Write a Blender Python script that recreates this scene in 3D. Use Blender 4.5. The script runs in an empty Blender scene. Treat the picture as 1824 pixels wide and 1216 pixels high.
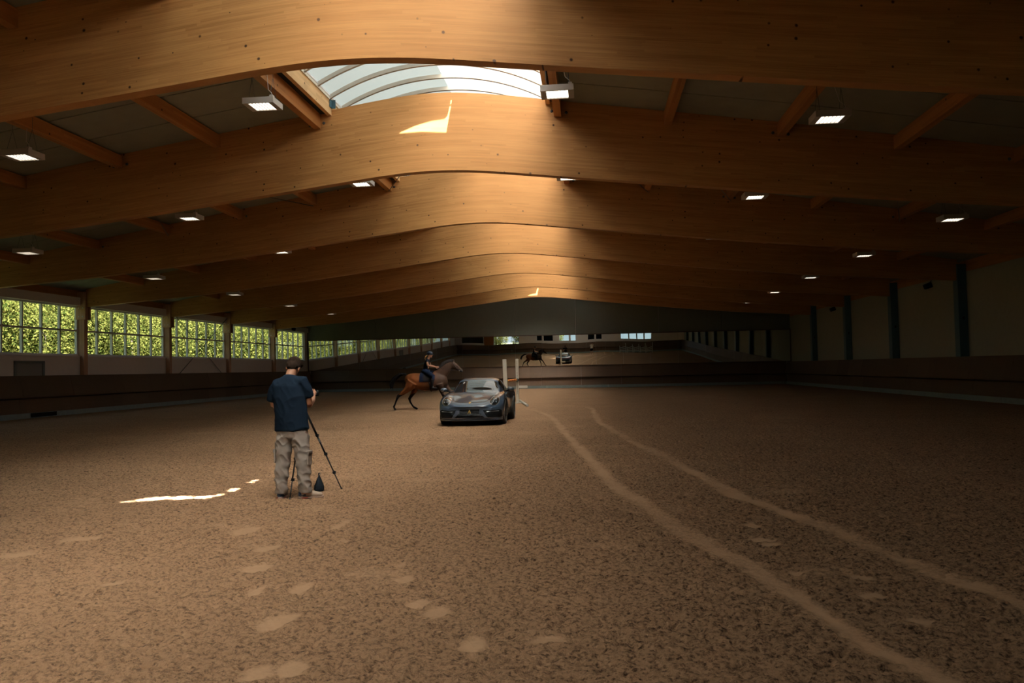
import bpy, bmesh, math, random
import numpy as np
from mathutils import Vector, Matrix
from mathutils.bvhtree import BVHTree
from mathutils.geometry import delaunay_2d_cdt

# ------------------------------------------------------------------ camera, sky, sun, exposure
S = bpy.context.scene
COL = S.collection
FPX, EYE = 1419.0, 1.55
def cam_axes(vp=(1055, 653), roll=0.0205):
    f = Vector((vp[0]-912, vp[1]-608, FPX)).normalized()
    q = Vector((vp[0]+1000-912, vp[1]-roll*1000-608, FPX))
    up = f.cross(q).normalized()
    if up.y > 0: up = -up
    rt = f.cross(up)
    if rt.x < 0: rt = -rt
    return Matrix((rt, f, up))
RM = cam_axes()
cd = bpy.data.cameras.new('camera'); cam = bpy.data.objects.new('camera', cd); COL.objects.link(cam)
cd.sensor_width = 36.0; cd.lens = FPX/1824*36; cd.clip_end = 400; cd.clip_start = 0.02
r = RM @ Vector((1, 0, 0)); u = -(RM @ Vector((0, 1, 0))); b = -(RM @ Vector((0, 0, 1)))
cam.matrix_world = Matrix(((r.x, u.x, b.x, 0), (r.y, u.y, b.y, 0), (r.z, u.z, b.z, EYE), (0, 0, 0, 1)))
S.camera = cam

world = bpy.data.worlds.new('sky'); S.world = world; world.use_nodes = True
bg = world.node_tree.nodes['Background']
bg.inputs[0].default_value = (0.72, 0.86, 1.0, 1); bg.inputs[1].default_value = 0.9
SUN_DIR = Vector((-0.25, 0.35, -1.0)).normalized()
sd = bpy.data.lights.new('sun', 'SUN'); sd.energy = 80.0; sd.angle = 0.0093; sd.color = (1.0, 0.94, 0.83)
sun = bpy.data.objects.new('sun', sd); COL.objects.link(sun)
sun.rotation_euler = SUN_DIR.to_track_quat('-Z', 'Y').to_euler(); sun.location = (20, -30, 60)

vs = S.view_settings
S.display_settings.display_device = 'sRGB'
vs.view_transform = 'Standard'; vs.look = 'None'; vs.gamma = 1.0; vs.use_curve_mapping = False
vs.exposure = 0.0
S.cycles.max_bounces = 9; S.cycles.diffuse_bounces = 5; S.cycles.glossy_bounces = 5
S.cycles.transmission_bounces = 6; S.cycles.transparent_max_bounces = 12
S.cycles.sample_clamp_indirect = 6.0; S.cycles.caustics_reflective = False; S.cycles.caustics_refractive = True
S.cycles.use_denoising = True

random.seed(7); RNG = np.random.default_rng(7)

# ------------------------------------------------------------------ helpers
def tag(o, label=None, cat=None, group=None, kind=None):
    if label: o['label'] = label
    if cat: o['category'] = cat
    if group: o['group'] = group
    if kind: o['kind'] = kind
    return o
def empty(name, loc, label=None, cat=None, group=None, rz=0, kind=None):
    o = bpy.data.objects.new(name, None); COL.objects.link(o); o.location = loc; o.rotation_euler = (0, 0, rz)
    o.empty_display_size = 0.2
    return tag(o, label, cat, group, kind)
class MB:
    def __init__(s): s.v = []; s.f = []; s.uv = []; s.m = []; s.sm = []
    def add(s, vs_, fs, uvs=None, mi=0, smooth=False):
        n = len(s.v); s.v += [tuple(p) for p in vs_]
        for k, f in enumerate(fs):
            s.f.append(tuple(i+n for i in f)); s.uv.append(uvs[k] if uvs else None); s.m.append(mi); s.sm.append(smooth)
        return s
    def box(s, x0, x1, y0, y1, z0, z1, mi=0):
        v = [(x, y, z) for z in (z0, z1) for y in (y0, y1) for x in (x0, x1)]
        f = [(0, 2, 3, 1), (4, 5, 7, 6), (0, 1, 5, 4), (2, 6, 7, 3), (0, 4, 6, 2), (1, 3, 7, 5)]
        L = x1-x0, y1-y0, z1-z0; ax = max(range(3), key=lambda i: abs(L[i]))
        uv = []
        for q in f:
            loop = []
            for i in q:
                p = v[i]; a = p[ax]; o = [p[j] for j in range(3) if j != ax]
                loop.append((a, o[0]+o[1]))
            uv.append(loop)
        return s.add(v, f, uv, mi)
    def obox(s, c, sx, sy, sz, M=None, mi=0):
        v = [Vector((x*sx/2, y*sy/2, z*sz/2)) for z in (-1, 1) for y in (-1, 1) for x in (-1, 1)]
        if M: v = [M @ p for p in v]
        c = Vector(c)
        return s.add([p+c for p in v], [(0, 2, 3, 1), (4, 5, 7, 6), (0, 1, 5, 4), (2, 6, 7, 3), (0, 4, 6, 2), (1, 3, 7, 5)], None, mi)
    def bar(s, a, b_, w, h, mi=0):
        a = Vector(a); b_ = Vector(b_); d = (b_-a); L = d.length; d.normalize()
        up = Vector((0, 0, 1)) if abs(d.z) < 0.95 else Vector((1, 0, 0))
        x = d.cross(up).normalized(); z = x.cross(d)
        return s.obox((a+b_)/2, w, L, h, Matrix((x, d, z)).transposed(), mi)
    def tube(s, pts, rad, n=10, mi=0, cap=True, flat=None, smooth=True):
        """flat: (axis vector, factor) squash of the section along the axis"""
        pts = [Vector(p) for p in pts]
        if not hasattr(rad, '__len__'): rad = [rad]*len(pts)
        vv = []; prev = None
        for i, p in enumerate(pts):
            t = (pts[min(i+1, len(pts)-1)]-pts[max(i-1, 0)]).normalized()
            if prev is None:
                a = Vector((0, 0, 1)) if abs(t.z) < 0.9 else Vector((0, 1, 0))
                x = t.cross(a).normalized()
            else: x = (prev-t*prev.dot(t)).normalized()
            prev = x; y = t.cross(x)
            rr = rad[i]
            if not hasattr(rr, '__len__'): rr = (rr, rr)
            for k in range(n):
                an = 2*math.pi*k/n; o = x*math.cos(an)*rr[0]+y*math.sin(an)*rr[1]
                if flat:
                    ax = Vector(flat[0]); o = o-ax*o.dot(ax)*(1-flat[1])
                vv.append(p+o)
        f = [(i*n+k, i*n+(k+1) % n, (i+1)*n+(k+1) % n, (i+1)*n+k) for i in range(len(pts)-1) for k in range(n)]
        s.add(vv, f, None, mi, smooth)
        if cap:
            m = len(s.v)-len(vv)
            s.f.append(tuple(m+k for k in range(n))[::-1]); s.uv.append(None); s.m.append(mi); s.sm.append(False)
            s.f.append(tuple(m+(len(pts)-1)*n+k for k in range(n))); s.uv.append(None); s.m.append(mi); s.sm.append(False)
        return s
    def ell(s, c, rx, ry, rz, M=None, n=14, m=9, mi=0):
        vv = [Vector((0, 0, -rz))]; c = Vector(c)
        for i in range(1, m):
            ph = -math.pi/2+math.pi*i/m
            for k in range(n):
                a = 2*math.pi*k/n; vv.append(Vector((rx*math.cos(a)*math.cos(ph), ry*math.sin(a)*math.cos(ph), rz*math.sin(ph))))
        vv.append(Vector((0, 0, rz))); last = len(vv)-1
        f = [(0, 1+(k+1) % n, 1+k) for k in range(n)]
        for i in range(m-2):
            for k in range(n): a = 1+i*n; f.append((a+k, a+(k+1) % n, a+n+(k+1) % n, a+n+k))
        a = 1+(m-2)*n; f += [(a+k, a+(k+1) % n, last) for k in range(n)]
        if M: vv = [M @ p for p in vv]
        return s.add([p+c for p in vv], f, None, mi, True)
    def lathe(s, c, prof, n=20, M=None, mi=0, smooth=True):
        c = Vector(c); vv = []
        for r_, z in prof:
            for k in range(n):
                a = 2*math.pi*k/n; vv.append(Vector((r_*math.cos(a), r_*math.sin(a), z)))
        if M: vv = [M @ p for p in vv]
        f = [(i*n+k, i*n+(k+1) % n, (i+1)*n+(k+1) % n, (i+1)*n+k) for i in range(len(prof)-1) for k in range(n)]
        f.append(tuple(range(n))[::-1]); f.append(tuple((len(prof)-1)*n+k for k in range(n)))
        s.add([p+c for p in vv], f, None, mi, smooth)
        s.sm[-1] = s.sm[-2] = False
        return s
    def prism_y(s, poly, y0, y1, mi=0):
        """poly of (x,z), extruded along y; uv u = y, v = length around"""
        n = len(poly); v = [(x, y0, z) for x, z in poly]+[(x, y1, z) for x, z in poly]
        f = []; uv = []; acc = 0
        for i in range(n):
            j = (i+1) % n; L = math.dist(poly[i], poly[j])
            f.append((i, j, n+j, n+i)); uv.append([(y0, acc), (y0, acc+L), (y1, acc+L), (y1, acc)]); acc += L
        f.append(tuple(range(n))[::-1]); uv.append(None); f.append(tuple(range(n, 2*n))); uv.append(None)
        return s.add(v, f, uv, mi)
    def mesh(s, name, mats):
        me = bpy.data.meshes.new(name); me.from_pydata(s.v, [], s.f)
        for m_ in (mats if isinstance(mats, (list, tuple)) else [mats]): me.materials.append(m_)
        me.polygons.foreach_set('material_index', s.m); me.polygons.foreach_set('use_smooth', s.sm)
        if any(s.uv):
            l = me.uv_layers.new(name='UVMap'); data = []
            for p, q in zip(s.uv, s.f): data += [c for t in (p or [(0, 0)]*len(q)) for c in t]
            l.data.foreach_set('uv', data)
        bm = bmesh.new(); bm.from_mesh(me); bmesh.ops.recalc_face_normals(bm, faces=bm.faces); bm.to_mesh(me); bm.free()
        me.update(); return me
    def build(s, name, mats, parent=None, loc=(0, 0, 0), **tg):
        o = bpy.data.objects.new(name, s.mesh(name, mats)); COL.objects.link(o); o.location = loc
        if parent: o.parent = parent
        return tag(o, **tg)
def bevel(o, w=0.01, seg=2):
    bm = bmesh.new(); bm.from_mesh(o.data)
    es = [e for e in bm.edges if len(e.link_faces) == 2 and e.calc_face_angle(0) > 0.5]
    bmesh.ops.bevel(bm, geom=es, offset=w, segments=seg, affect='EDGES', clamp_overlap=True)
    bm.to_mesh(o.data); bm.free(); return o
def remesh(mb, name, voxel, mats, parent=None, smooth=4, fac=0.5, disp=None, **tg):
    """one continuous surface out of overlapping closed pieces"""
    me = mb.mesh(name, mats); o = bpy.data.objects.new(name, me); COL.objects.link(o)
    md = o.modifiers.new('r', 'REMESH'); md.mode = 'VOXEL'; md.voxel_size = voxel; md.use_smooth_shade = True
    if smooth:
        sm = o.modifiers.new('s', 'SMOOTH'); sm.iterations = smooth; sm.factor = fac
    dg = bpy.context.evaluated_depsgraph_get(); dg.update()
    nm = bpy.data.meshes.new_from_object(o.evaluated_get(dg), preserve_all_data_layers=False, depsgraph=dg)
    o.modifiers.clear(); o.data = nm; nm.name = name
    nm.materials.clear()
    for m_ in (mats if isinstance(mats, (list, tuple)) else [mats]): nm.materials.append(m_)
    n = len(nm.vertices); co = np.empty(n*3); nm.vertices.foreach_get('co', co); co = co.reshape(-1, 3)
    if disp:
        no = np.empty(n*3); nm.vertices.foreach_get('normal', no); no = no.reshape(-1, 3)
        co = disp(co, no); nm.vertices.foreach_set('co', co.ravel())
    nm.polygons.foreach_set('use_smooth', [True]*len(nm.polygons)); nm.update()
    if parent: o.parent = parent
    return tag(o, **tg)
def mat_by(o, fn):
    """material index per face from its centre"""
    for p in o.data.polygons: p.material_index = fn(p.center)
def copy_tree(o, parent=None):
    c = o.copy(); COL.objects.link(c)
    if parent: c.parent = parent
    for ch in o.children: copy_tree(ch, c)
    return c

# numpy lattice noise
def _h(i, j, seed):
    n = (i.astype(np.int64)*374761393 + j.astype(np.int64)*668265263 + seed*982451653) & 0x7fffffff
    n = ((n ^ (n >> 13))*1274126177) & 0x7fffffff
    return ((n ^ (n >> 16)) & 0xffff)/65535.0
def vnoise(x, y, seed=0):
    i = np.floor(x); j = np.floor(y); a = x-i; c = y-j
    a = a*a*(3-2*a); c = c*c*(3-2*c)
    return (_h(i, j, seed)*(1-a)+_h(i+1, j, seed)*a)*(1-c)+(_h(i, j+1, seed)*(1-a)+_h(i+1, j+1, seed)*a)*c

# ------------------------------------------------------------------ materials
def newmat(name):
    m = bpy.data.materials.new(name); m.use_nodes = True; nt = m.node_tree
    return m, nt, nt.nodes['Principled BSDF']
def N(nt, t, **kw):
    n = nt.nodes.new(t)
    for k, v in kw.items(): setattr(n, k, v)
    return n
def L(nt, a, b_): nt.links.new(a, b_)
def plain(name, col, rough=0.7, metal=0.0, noise=0.0, scale=8.0, bump=0.0, spec=0.5, coat=0.0):
    m, nt, p = newmat(name)
    p.inputs['Base Color'].default_value = (*col, 1); p.inputs['Roughness'].default_value = rough
    p.inputs['Metallic'].default_value = metal; p.inputs['Specular IOR Level'].default_value = spec
    p.inputs['Coat Weight'].default_value = coat; p.inputs['Coat Roughness'].default_value = 0.03
    if noise or bump:
        tc = N(nt, 'ShaderNodeTexCoord'); nz = N(nt, 'ShaderNodeTexNoise'); nz.inputs['Scale'].default_value = scale
        nz.inputs['Detail'].default_value = 5; L(nt, tc.outputs['Object'], nz.inputs['Vector'])
        if noise:
            mx = N(nt, 'ShaderNodeMix', data_type='RGBA'); 
            mx.inputs[6].default_value = (*[c*(1-noise) for c in col], 1); mx.inputs[7].default_value = (*[min(1, c*(1+noise)) for c in col], 1)
            L(nt, nz.outputs['Fac'], mx.inputs[0]); L(nt, mx.outputs[2], p.inputs['Base Color'])
        if bump:
            bp = N(nt, 'ShaderNodeBump'); bp.inputs['Strength'].default_value = 0.6; bp.inputs['Distance'].default_value = bump
            L(nt, nz.outputs['Fac'], bp.inputs['Height']); L(nt, bp.outputs['Normal'], p.inputs['Normal'])
    return m
def math_(nt, op, a, b_=None, c=None):
    n = N(nt, 'ShaderNodeMath', operation=op)
    for i, x in enumerate((a, b_, c)):
        if x is None: continue
        if isinstance(x, (int, float)): n.inputs[i].default_value = x
        else: L(nt, x, n.inputs[i])
    return n.outputs[0]
def wood(name, dark, light, lam=0.045, board=1.6, knots=True, rough=0.55, var=0.5, uvs=1.0):
    m, nt, p = newmat(name)
    uv = N(nt, 'ShaderNodeUVMap'); sp = N(nt, 'ShaderNodeSeparateXYZ'); L(nt, uv.outputs[0], sp.inputs[0])
    u, v = sp.outputs[0], sp.outputs[1]
    row = math_(nt, 'FLOOR', math_(nt, 'DIVIDE', v, lam))
    wr = N(nt, 'ShaderNodeTexWhiteNoise', noise_dimensions='1D'); L(nt, row, wr.inputs['W'])
    off = math_(nt, 'ADD', math_(nt, 'DIVIDE', u, board), math_(nt, 'MULTIPLY', wr.outputs['Value'], 7.3))
    cell = math_(nt, 'FLOOR', off)
    cb = N(nt, 'ShaderNodeCombineXYZ'); L(nt, cell, cb.inputs[0]); L(nt, row, cb.inputs[1])
    wc = N(nt, 'ShaderNodeTexWhiteNoise', noise_dimensions='2D'); L(nt, cb.outputs[0], wc.inputs['Vector'])
    # grain
    g = N(nt, 'ShaderNodeCombineXYZ'); L(nt, math_(nt, 'MULTIPLY', u, 1.3*uvs), g.inputs[0]); L(nt, math_(nt, 'MULTIPLY', v, 55.0), g.inputs[1]); L(nt, wc.outputs['Value'], g.inputs[2])
    nz = N(nt, 'ShaderNodeTexNoise'); nz.inputs['Scale'].default_value = 1.0; nz.inputs['Detail'].default_value = 4; L(nt, g.outputs[0], nz.inputs['Vector'])
    g2 = N(nt, 'ShaderNodeCombineXYZ'); L(nt, math_(nt, 'MULTIPLY', u, 0.5), g2.inputs[0]); L(nt, math_(nt, 'MULTIPLY', v, 3.0), g2.inputs[1])
    nz2 = N(nt, 'ShaderNodeTexNoise'); nz2.inputs['Scale'].default_value = 1.0; L(nt, g2.outputs[0], nz2.inputs['Vector'])
    t = math_(nt, 'ADD', math_(nt, 'MULTIPLY', wc.outputs['Value'], 0.34*var*2), math_(nt, 'MULTIPLY', nz.outputs['Fac'], 0.5))
    t = math_(nt, 'ADD', t, math_(nt, 'MULTIPLY', nz2.outputs['Fac'], 0.25))
    mx = N(nt, 'ShaderNodeMix', data_type='RGBA'); mx.inputs[6].default_value = (*dark, 1); mx.inputs[7].default_value = (*light, 1)
    L(nt, t, mx.inputs[0]); col = mx.outputs[2]
    if knots:
        kb = N(nt, 'ShaderNodeCombineXYZ'); L(nt, u, kb.inputs[0]); L(nt, v, kb.inputs[1])
        vo = N(nt, 'ShaderNodeTexVoronoi'); vo.inputs['Scale'].default_value = 5.2; vo.inputs['Randomness'].default_value = 1.0; L(nt, kb.outputs[0], vo.inputs['Vector'])
        wn = N(nt, 'ShaderNodeSeparateColor'); L(nt, vo.outputs['Color'], wn.inputs[0])
        size = math_(nt, 'MULTIPLY', math_(nt, 'MULTIPLY', wn.outputs[0], wn.outputs[0]), 0.11)
        k = N(nt, 'ShaderNodeMapRange'); L(nt, vo.outputs['Distance'], k.inputs[0]); L(nt, size, k.inputs[1])
        L(nt, math_(nt, 'MULTIPLY_ADD', size, 1.5, 0.02), k.inputs[2]); k.inputs[3].default_value = 1; k.inputs[4].default_value = 0
        m2 = N(nt, 'ShaderNodeMix', data_type='RGBA'); L(nt, math_(nt, 'MULTIPLY', k.outputs[0], math_(nt, 'GREATER_THAN', wn.outputs[0], 0.12)), m2.inputs[0]); L(nt, col, m2.inputs[6]); m2.inputs[7].default_value = (0.05, 0.018, 0.006, 1)
        col = m2.outputs[2]
    L(nt, col, p.inputs['Base Color']); p.inputs['Roughness'].default_value = rough; p.inputs['Specular IOR Level'].default_value = 0.3
    return m
M_GLU = wood('glulam_timber', (0.20, 0.064, 0.013), (0.80, 0.44, 0.162), var=0.22)
M_PUR = wood('purlin_timber', (0.28, 0.10, 0.025), (0.56, 0.27, 0.09), lam=0.06)
M_CURB = wood('skylight_timber', (0.50, 0.30, 0.14), (0.80, 0.55, 0.28), lam=0.06)
M_KICK = wood('kickboard_timber', (0.058, 0.036, 0.024), (0.165, 0.105, 0.068), lam=3.0, board=2.1, knots=False, rough=0.6)
M_POST = wood('post_timber', (0.40, 0.22, 0.14), (0.62, 0.38, 0.26), knots=False)
M_CEIL = plain('ceiling_board', (0.27, 0.275, 0.215), 0.9, noise=0.12, scale=3)
M_GROOVE = plain('panel_joint', (0.015, 0.02, 0.02), 0.9)
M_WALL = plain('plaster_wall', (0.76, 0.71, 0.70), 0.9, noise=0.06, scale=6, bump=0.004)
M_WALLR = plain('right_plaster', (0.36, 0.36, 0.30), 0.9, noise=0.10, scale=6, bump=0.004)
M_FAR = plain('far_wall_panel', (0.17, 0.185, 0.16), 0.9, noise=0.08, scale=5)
M_CONC = plain('curb_concrete', (0.22, 0.27, 0.27), 0.85, noise=0.2, scale=5)
M_STEEL = plain('blue_painted_steel', (0.055, 0.135, 0.185), 0.5)
M_ALU = plain('window_aluminium', (0.80, 0.79, 0.84), 0.5, 0.0)
M_ROD = plain('galvanised_rod', (0.10, 0.12, 0.13), 0.4, 0.8)
M_DARK = plain('dark_metal', (0.006, 0.007, 0.008), 0.5, spec=0.12)
M_WHITE = plain('white_paint', (0.72, 0.70, 0.62), 0.5)
M_LAMPBOX = plain('lamp_housing', (0.52, 0.49, 0.46), 0.5)
M_FRAME = plain('mirror_frame', (0.07, 0.035, 0.02), 0.6)
M_GRASS = plain('grass', (0.035, 0.045, 0.02), 0.9, noise=0.4, scale=1.5)

M_MIRROR, nt, p = newmat('wall_mirror_glass'); p.inputs['Base Color'].default_value = (0.80, 0.84, 0.80, 1)
p.inputs['Metallic'].default_value = 1; p.inputs['Roughness'].default_value = 0.0
def glass(name, tint=(0.9, 0.95, 0.93), refl=0.10):
    m = bpy.data.materials.new(name); m.use_nodes = True; nt = m.node_tree; nt.nodes.clear()
    o = N(nt, 'ShaderNodeOutputMaterial'); t = N(nt, 'ShaderNodeBsdfTransparent'); g = N(nt, 'ShaderNodeBsdfGlossy'); x = N(nt, 'ShaderNodeMixShader'); f = N(nt, 'ShaderNodeFresnel')
    t.inputs[0].default_value = (*tint, 1); g.inputs['Roughness'].default_value = 0.0; f.inputs[0].default_value = 1.45
    lw = N(nt, 'ShaderNodeLayerWeight'); lw.inputs[0].default_value = 0.5; nt.nodes.remove(f)
    L(nt, math_(nt, 'MULTIPLY_ADD', math_(nt, 'POWER', lw.outputs['Facing'], 5.0), 0.6, 0.04), x.inputs[0]); L(nt, t.outputs[0], x.inputs[1]); L(nt, g.outputs[0], x.inputs[2]); L(nt, x.outputs[0], o.inputs[0]); return m
M_GLASS = glass('window_glass')
def translucent(name, col, tw, dif, fw, rough=0.38):
    """opal sheet: part scattered evenly, part scattered forward"""
    m = bpy.data.materials.new(name); m.use_nodes = True; nt = m.node_tree; nt.nodes.clear()
    o = N(nt, 'ShaderNodeOutputMaterial'); t = N(nt, 'ShaderNodeBsdfTranslucent'); g = N(nt, 'ShaderNodeBsdfDiffuse'); x = N(nt, 'ShaderNodeMixShader')
    t.inputs[0].default_value = (*[c*tw for c in col], 1); g.inputs[0].default_value = (*[c*dif for c in col], 1); x.inputs[0].default_value = 0.5
    L(nt, t.outputs[0], x.inputs[1]); L(nt, g.outputs[0], x.inputs[2])
    rf = N(nt, 'ShaderNodeBsdfRefraction'); rf.inputs['Color'].default_value = (*col, 1); rf.inputs['Roughness'].default_value = rough; rf.inputs['IOR'].default_value = 1.35
    y = N(nt, 'ShaderNodeMixShader'); y.inputs[0].default_value = fw; L(nt, x.outputs[0], y.inputs[1]); L(nt, rf.outputs[0], y.inputs[2])
    L(nt, y.outputs[0], o.inputs[0]); return m
M_OPAL_L = translucent('opal_sheet_left', (0.82, 0.95, 0.97), 0.065, 0.4, 0.012)  # left sheet bluish, passes less; right sheet passes and scatters forward more
M_OPAL_R = translucent('opal_sheet_right', (1.0, 0.985, 0.955), 0.14, 0.4, 0.34)
def emit(name, col, st):
    m, nt, p = newmat(name); p.inputs['Base Color'].default_value = (0.8, 0.8, 0.8, 1)
    p.inputs['Emission Color'].default_value = (*col, 1); p.inputs['Emission Strength'].default_value = st; return m
LAMP_POWER = 3.0
M_LAMP = emit('lamp_diffuser', (1.0, 0.90, 0.74), LAMP_POWER)

# ------------------------------------------------------------------ hall dimensions (metres, camera stands at the origin)
XC = -3.6; XL, XR = -21.85, 14.2; YF, YR = 60.4, -7.6
BEAM_Y = [4.9, 11.8, 18.75, 25.65, 32.65, 39.65, 46.55, 53.45]; BT = 0.24
ORD = ['first', 'second', 'third', 'fourth', 'fifth', 'sixth', 'seventh', 'eighth', 'ninth', 'tenth']
def smooth_table(tab):
    d = np.arange(0, 22, 0.05); z = np.interp(d, [t[0] for t in tab], [t[1] for t in tab], right=None)
    sl = (tab[-1][1]-tab[-2][1])/(tab[-1][0]-tab[-2][0]); z = np.where(d > tab[-1][0], tab[-1][1]+sl*(d-tab[-1][0]), z)
    full = np.concatenate([z[::-1][:-1], z]); k = np.hanning(33); k /= k.sum()
    sm = np.convolve(np.pad(full, 16, mode='edge'), k, 'valid')[len(z)-1:]
    sm[-20:] = z[-20:]
    return lambda q: float(np.interp(abs(q), d, sm))
ZB = smooth_table([(0, 6.32), (0.8, 6.29), (1.6, 6.21), (2.5, 6.10), (3.5, 5.98), (5, 5.81), (8.2, 5.44), (11.3, 5.13), (13, 4.97), (18.2, 4.60)])
ZT = smooth_table([(0, 8.20), (0.6, 8.18), (1.2, 8.11), (2, 8.0), (2.6, 7.90), (3.3, 7.79), (4.3, 7.64), (5.3, 7.49), (8, 7.08), (11, 6.58), (13.3, 6.2), (18.3, 5.36)])

# ------------------------------------------------------------------ sand floor
def pwgrid(lo, hi, segs):
    """segs: list of (upto, step)"""
    out = [lo]
    for upto, st in segs:
        n = max(1, int(round((upto-out[-1])/st)))
        out += list(np.linspace(out[-1], upto, n+1)[1:])
    return np.array(out)
TRACK_A = [(-2.9, 31.5), (-1.94, 28.58), (-1.27, 24.92), (-0.68, 18.9), (-0.07, 13.55), (0.2, 10.89), (0.56, 8.89), (0.76, 7.81), (0.96, 6.95), (1.16, 6.37), (1.26, 5.81), (1.32, 5.34), (1.41, 4.94), (1.48, 4.51), (1.62, 4.31), (1.72, 3.9), (1.9, 2.5)]
TRACK_B = [(-0.3, 32.0), (0.0, 28.78), (0.15, 22.6), (0.72, 17.24), (1.16, 13.96), (1.44, 11.38), (1.69, 9.54), (2.0, 8.32), (2.21, 7.55), (2.28, 6.86), (2.43, 6.4), (2.51, 5.87), (2.64, 5.32), (2.9, 4.2), (3.2, 2.5)]
def px2floor(x, y):
    d = RM @ Vector((x-912, y-608, FPX)); t = -EYE/d.z; return d.x*t, d.y*t
BLOBS = [(479, 975, 20, 7), (460, 1010, 26, 8), (448, 1055, 16, 9), (532, 1047, 14, 12), (487, 1110, 26, 16), (200, 1041, 26, 6), (530, 1190, 30, 16), (470, 1198, 26, 14), (445, 945, 22, 9), (720, 1030, 18, 6), (750, 1068, 20, 7), (778, 1088, 22, 12), (850, 1145, 22, 12), (975, 1142, 32, 6), (600, 935, 9, 8), (612, 960, 14, 4), (705, 1005, 10, 4), (1225, 880, 18, 6), (1340, 935, 18, 4), (1360, 960, 26, 4), (1370, 968, 18, 3), (1530, 1026, 26, 5), (1560, 1056, 24, 6), (1420, 1015, 16, 4), (1335, 870, 12, 5), (1180, 862, 12, 4), (150, 960, 30, 5), (40, 985, 34, 5), (560, 905, 40, 9), (600, 850, 60, 7), (660, 880, 30, 5), (760, 855, 40, 5), (640, 905, 30, 4), (870, 790, 60, 5), (940, 770, 50, 5), (960, 745, 40, 6), (1120, 780, 20, 4), (1640, 1100, 30, 5)]
def floor_mask(X, Y):
    m = np.zeros_like(X)
    wob = 0.06*(vnoise(X*4, Y*2.5, 3)-0.5)+0.03*(vnoise(X*14, Y*9, 5)-0.5)
    for tr in (TRACK_A, TRACK_B):
        ys = np.array([p_[1] for p_ in tr])[::-1]; xs = np.array([p_[0] for p_ in tr])[::-1]
        c = np.interp(Y, ys, xs); dx = np.interp(Y+0.2, ys, xs)-np.interp(Y-0.2, ys, xs); cs = 1/np.sqrt(1+(dx/0.4)**2)
        d = np.abs(X-c+wob)*cs; w = 0.115+0.05*vnoise(Y*1.7, X*0, 9)
        k = np.clip((w-d)/0.09, 0, 1)*np.clip((ys[-1]-Y)/3, 0, 1)
        k *= 0.35+0.5*vnoise(X*0.3+Y*1.1, X*2, 12)+0.35*vnoise(X*7, Y*4, 13)
        m = np.maximum(m, k)
    for bx, by, w, h in BLOBS:
        a = px2floor(bx, by); q = px2floor(bx+w, by); t1 = px2floor(bx, by-h); 
        rx = math.dist(a, q); ry = abs(t1[1]-a[1])
        d = np.sqrt(((X-a[0]+wob*1.5)/rx)**2+((Y-a[1]+wob*1.5)/ry)**2)
        m = np.maximum(m, np.clip((1.1-d)/(0.35 if by > 912 else 0.9), 0, 1)*(0.9 if by > 912 else 0.35))
    # faint scuffed, flatter drifts
    big = vnoise(X*0.9+Y*0.4, Y*1.9-X*0.3, 21)*0.6+vnoise(X*2.3, Y*5.0, 22)*0.4
    m = np.maximum(m, np.clip((big-0.72)/0.15, 0, 1)*0.35)
    return np.clip(m, 0, 1)
gx = pwgrid(-22.3, 0, [(-9, 0.30), (-5.0, 0.06), (5.0, 0.016), (10, 0.05), (14.7, 0.30)])
gy = pwgrid(-8, 0, [(2.6, 0.35), (8.0, 0.016), (14, 0.035), (24, 0.08), (61.0, 0.30)])
GX, GY = np.meshgrid(gx, gy); mk = floor_mask(GX, GY)
def fbm(X, Y, f, sd): return vnoise(X*f, Y*f, sd)*0.6+vnoise(X*f*2.1, Y*f*2.1, sd+1)*0.4
clod = fbm(GX, GY, 16.0, 31); fine = fbm(GX, GY, 36.0, 41); broad = fbm(GX, GY, 1.1, 51)
near = np.clip((30-GY)/20, 0.1, 1)
Zf = (broad-0.5)*0.05+near*(1-mk)*((clod-0.5)*0.034+(fine-0.5)*0.026-np.clip(0.40-clod, 0, 1)*0.09)-mk*0.012
edge = np.minimum(np.minimum(GX+21.7, 14.1-GX), np.minimum(YF-0.3-GY, GY+7.3)); Zf = np.where(edge < 0.6, Zf*0.3, Zf)
nx_, ny_ = len(gx), len(gy)
me = bpy.data.meshes.new('floor'); me.vertices.add(nx_*ny_)
me.vertices.foreach_set('co', np.stack([GX, GY, Zf], -1).astype(np.float32).ravel())
i0 = (np.arange(ny_-1)[:, None]*nx_+np.arange(nx_-1)[None, :]).ravel()
q = np.stack([i0, i0+1, i0+nx_+1, i0+nx_], -1).astype(np.int32)
me.loops.add(q.size); me.loops.foreach_set('vertex_index', q.ravel())
me.polygons.add(len(q)); me.polygons.foreach_set('loop_start', np.arange(0, q.size, 4, dtype=np.int32))
me.polygons.foreach_set('use_smooth', np.ones(len(q), bool)); me.update(calc_edges=True)
at_ = me.attributes.new('packed', 'FLOAT', 'POINT'); at_.data.foreach_set('value', mk.astype(np.float32).ravel())
M_SAND, nt, p = newmat('riding_sand')
tc = N(nt, 'ShaderNodeTexCoord'); at2 = N(nt, 'ShaderNodeAttribute', attribute_name='packed')
def noisy(sc, det, ro=0.6):
    n = N(nt, 'ShaderNodeTexNoise'); n.inputs['Scale'].default_value = sc; n.inputs['Detail'].default_value = det; n.inputs['Roughness'].default_value = ro
    L(nt, tc.outputs['Object'], n.inputs['Vector']); return n.outputs['Fac']
n1 = noisy(34, 6, 0.7); n2 = noisy(15, 4); n3 = noisy(0.5, 3)
vo = N(nt, 'ShaderNodeTexVoronoi'); vo.inputs['Scale'].default_value = 26; L(nt, tc.outputs['Object'], vo.inputs['Vector'])
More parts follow.
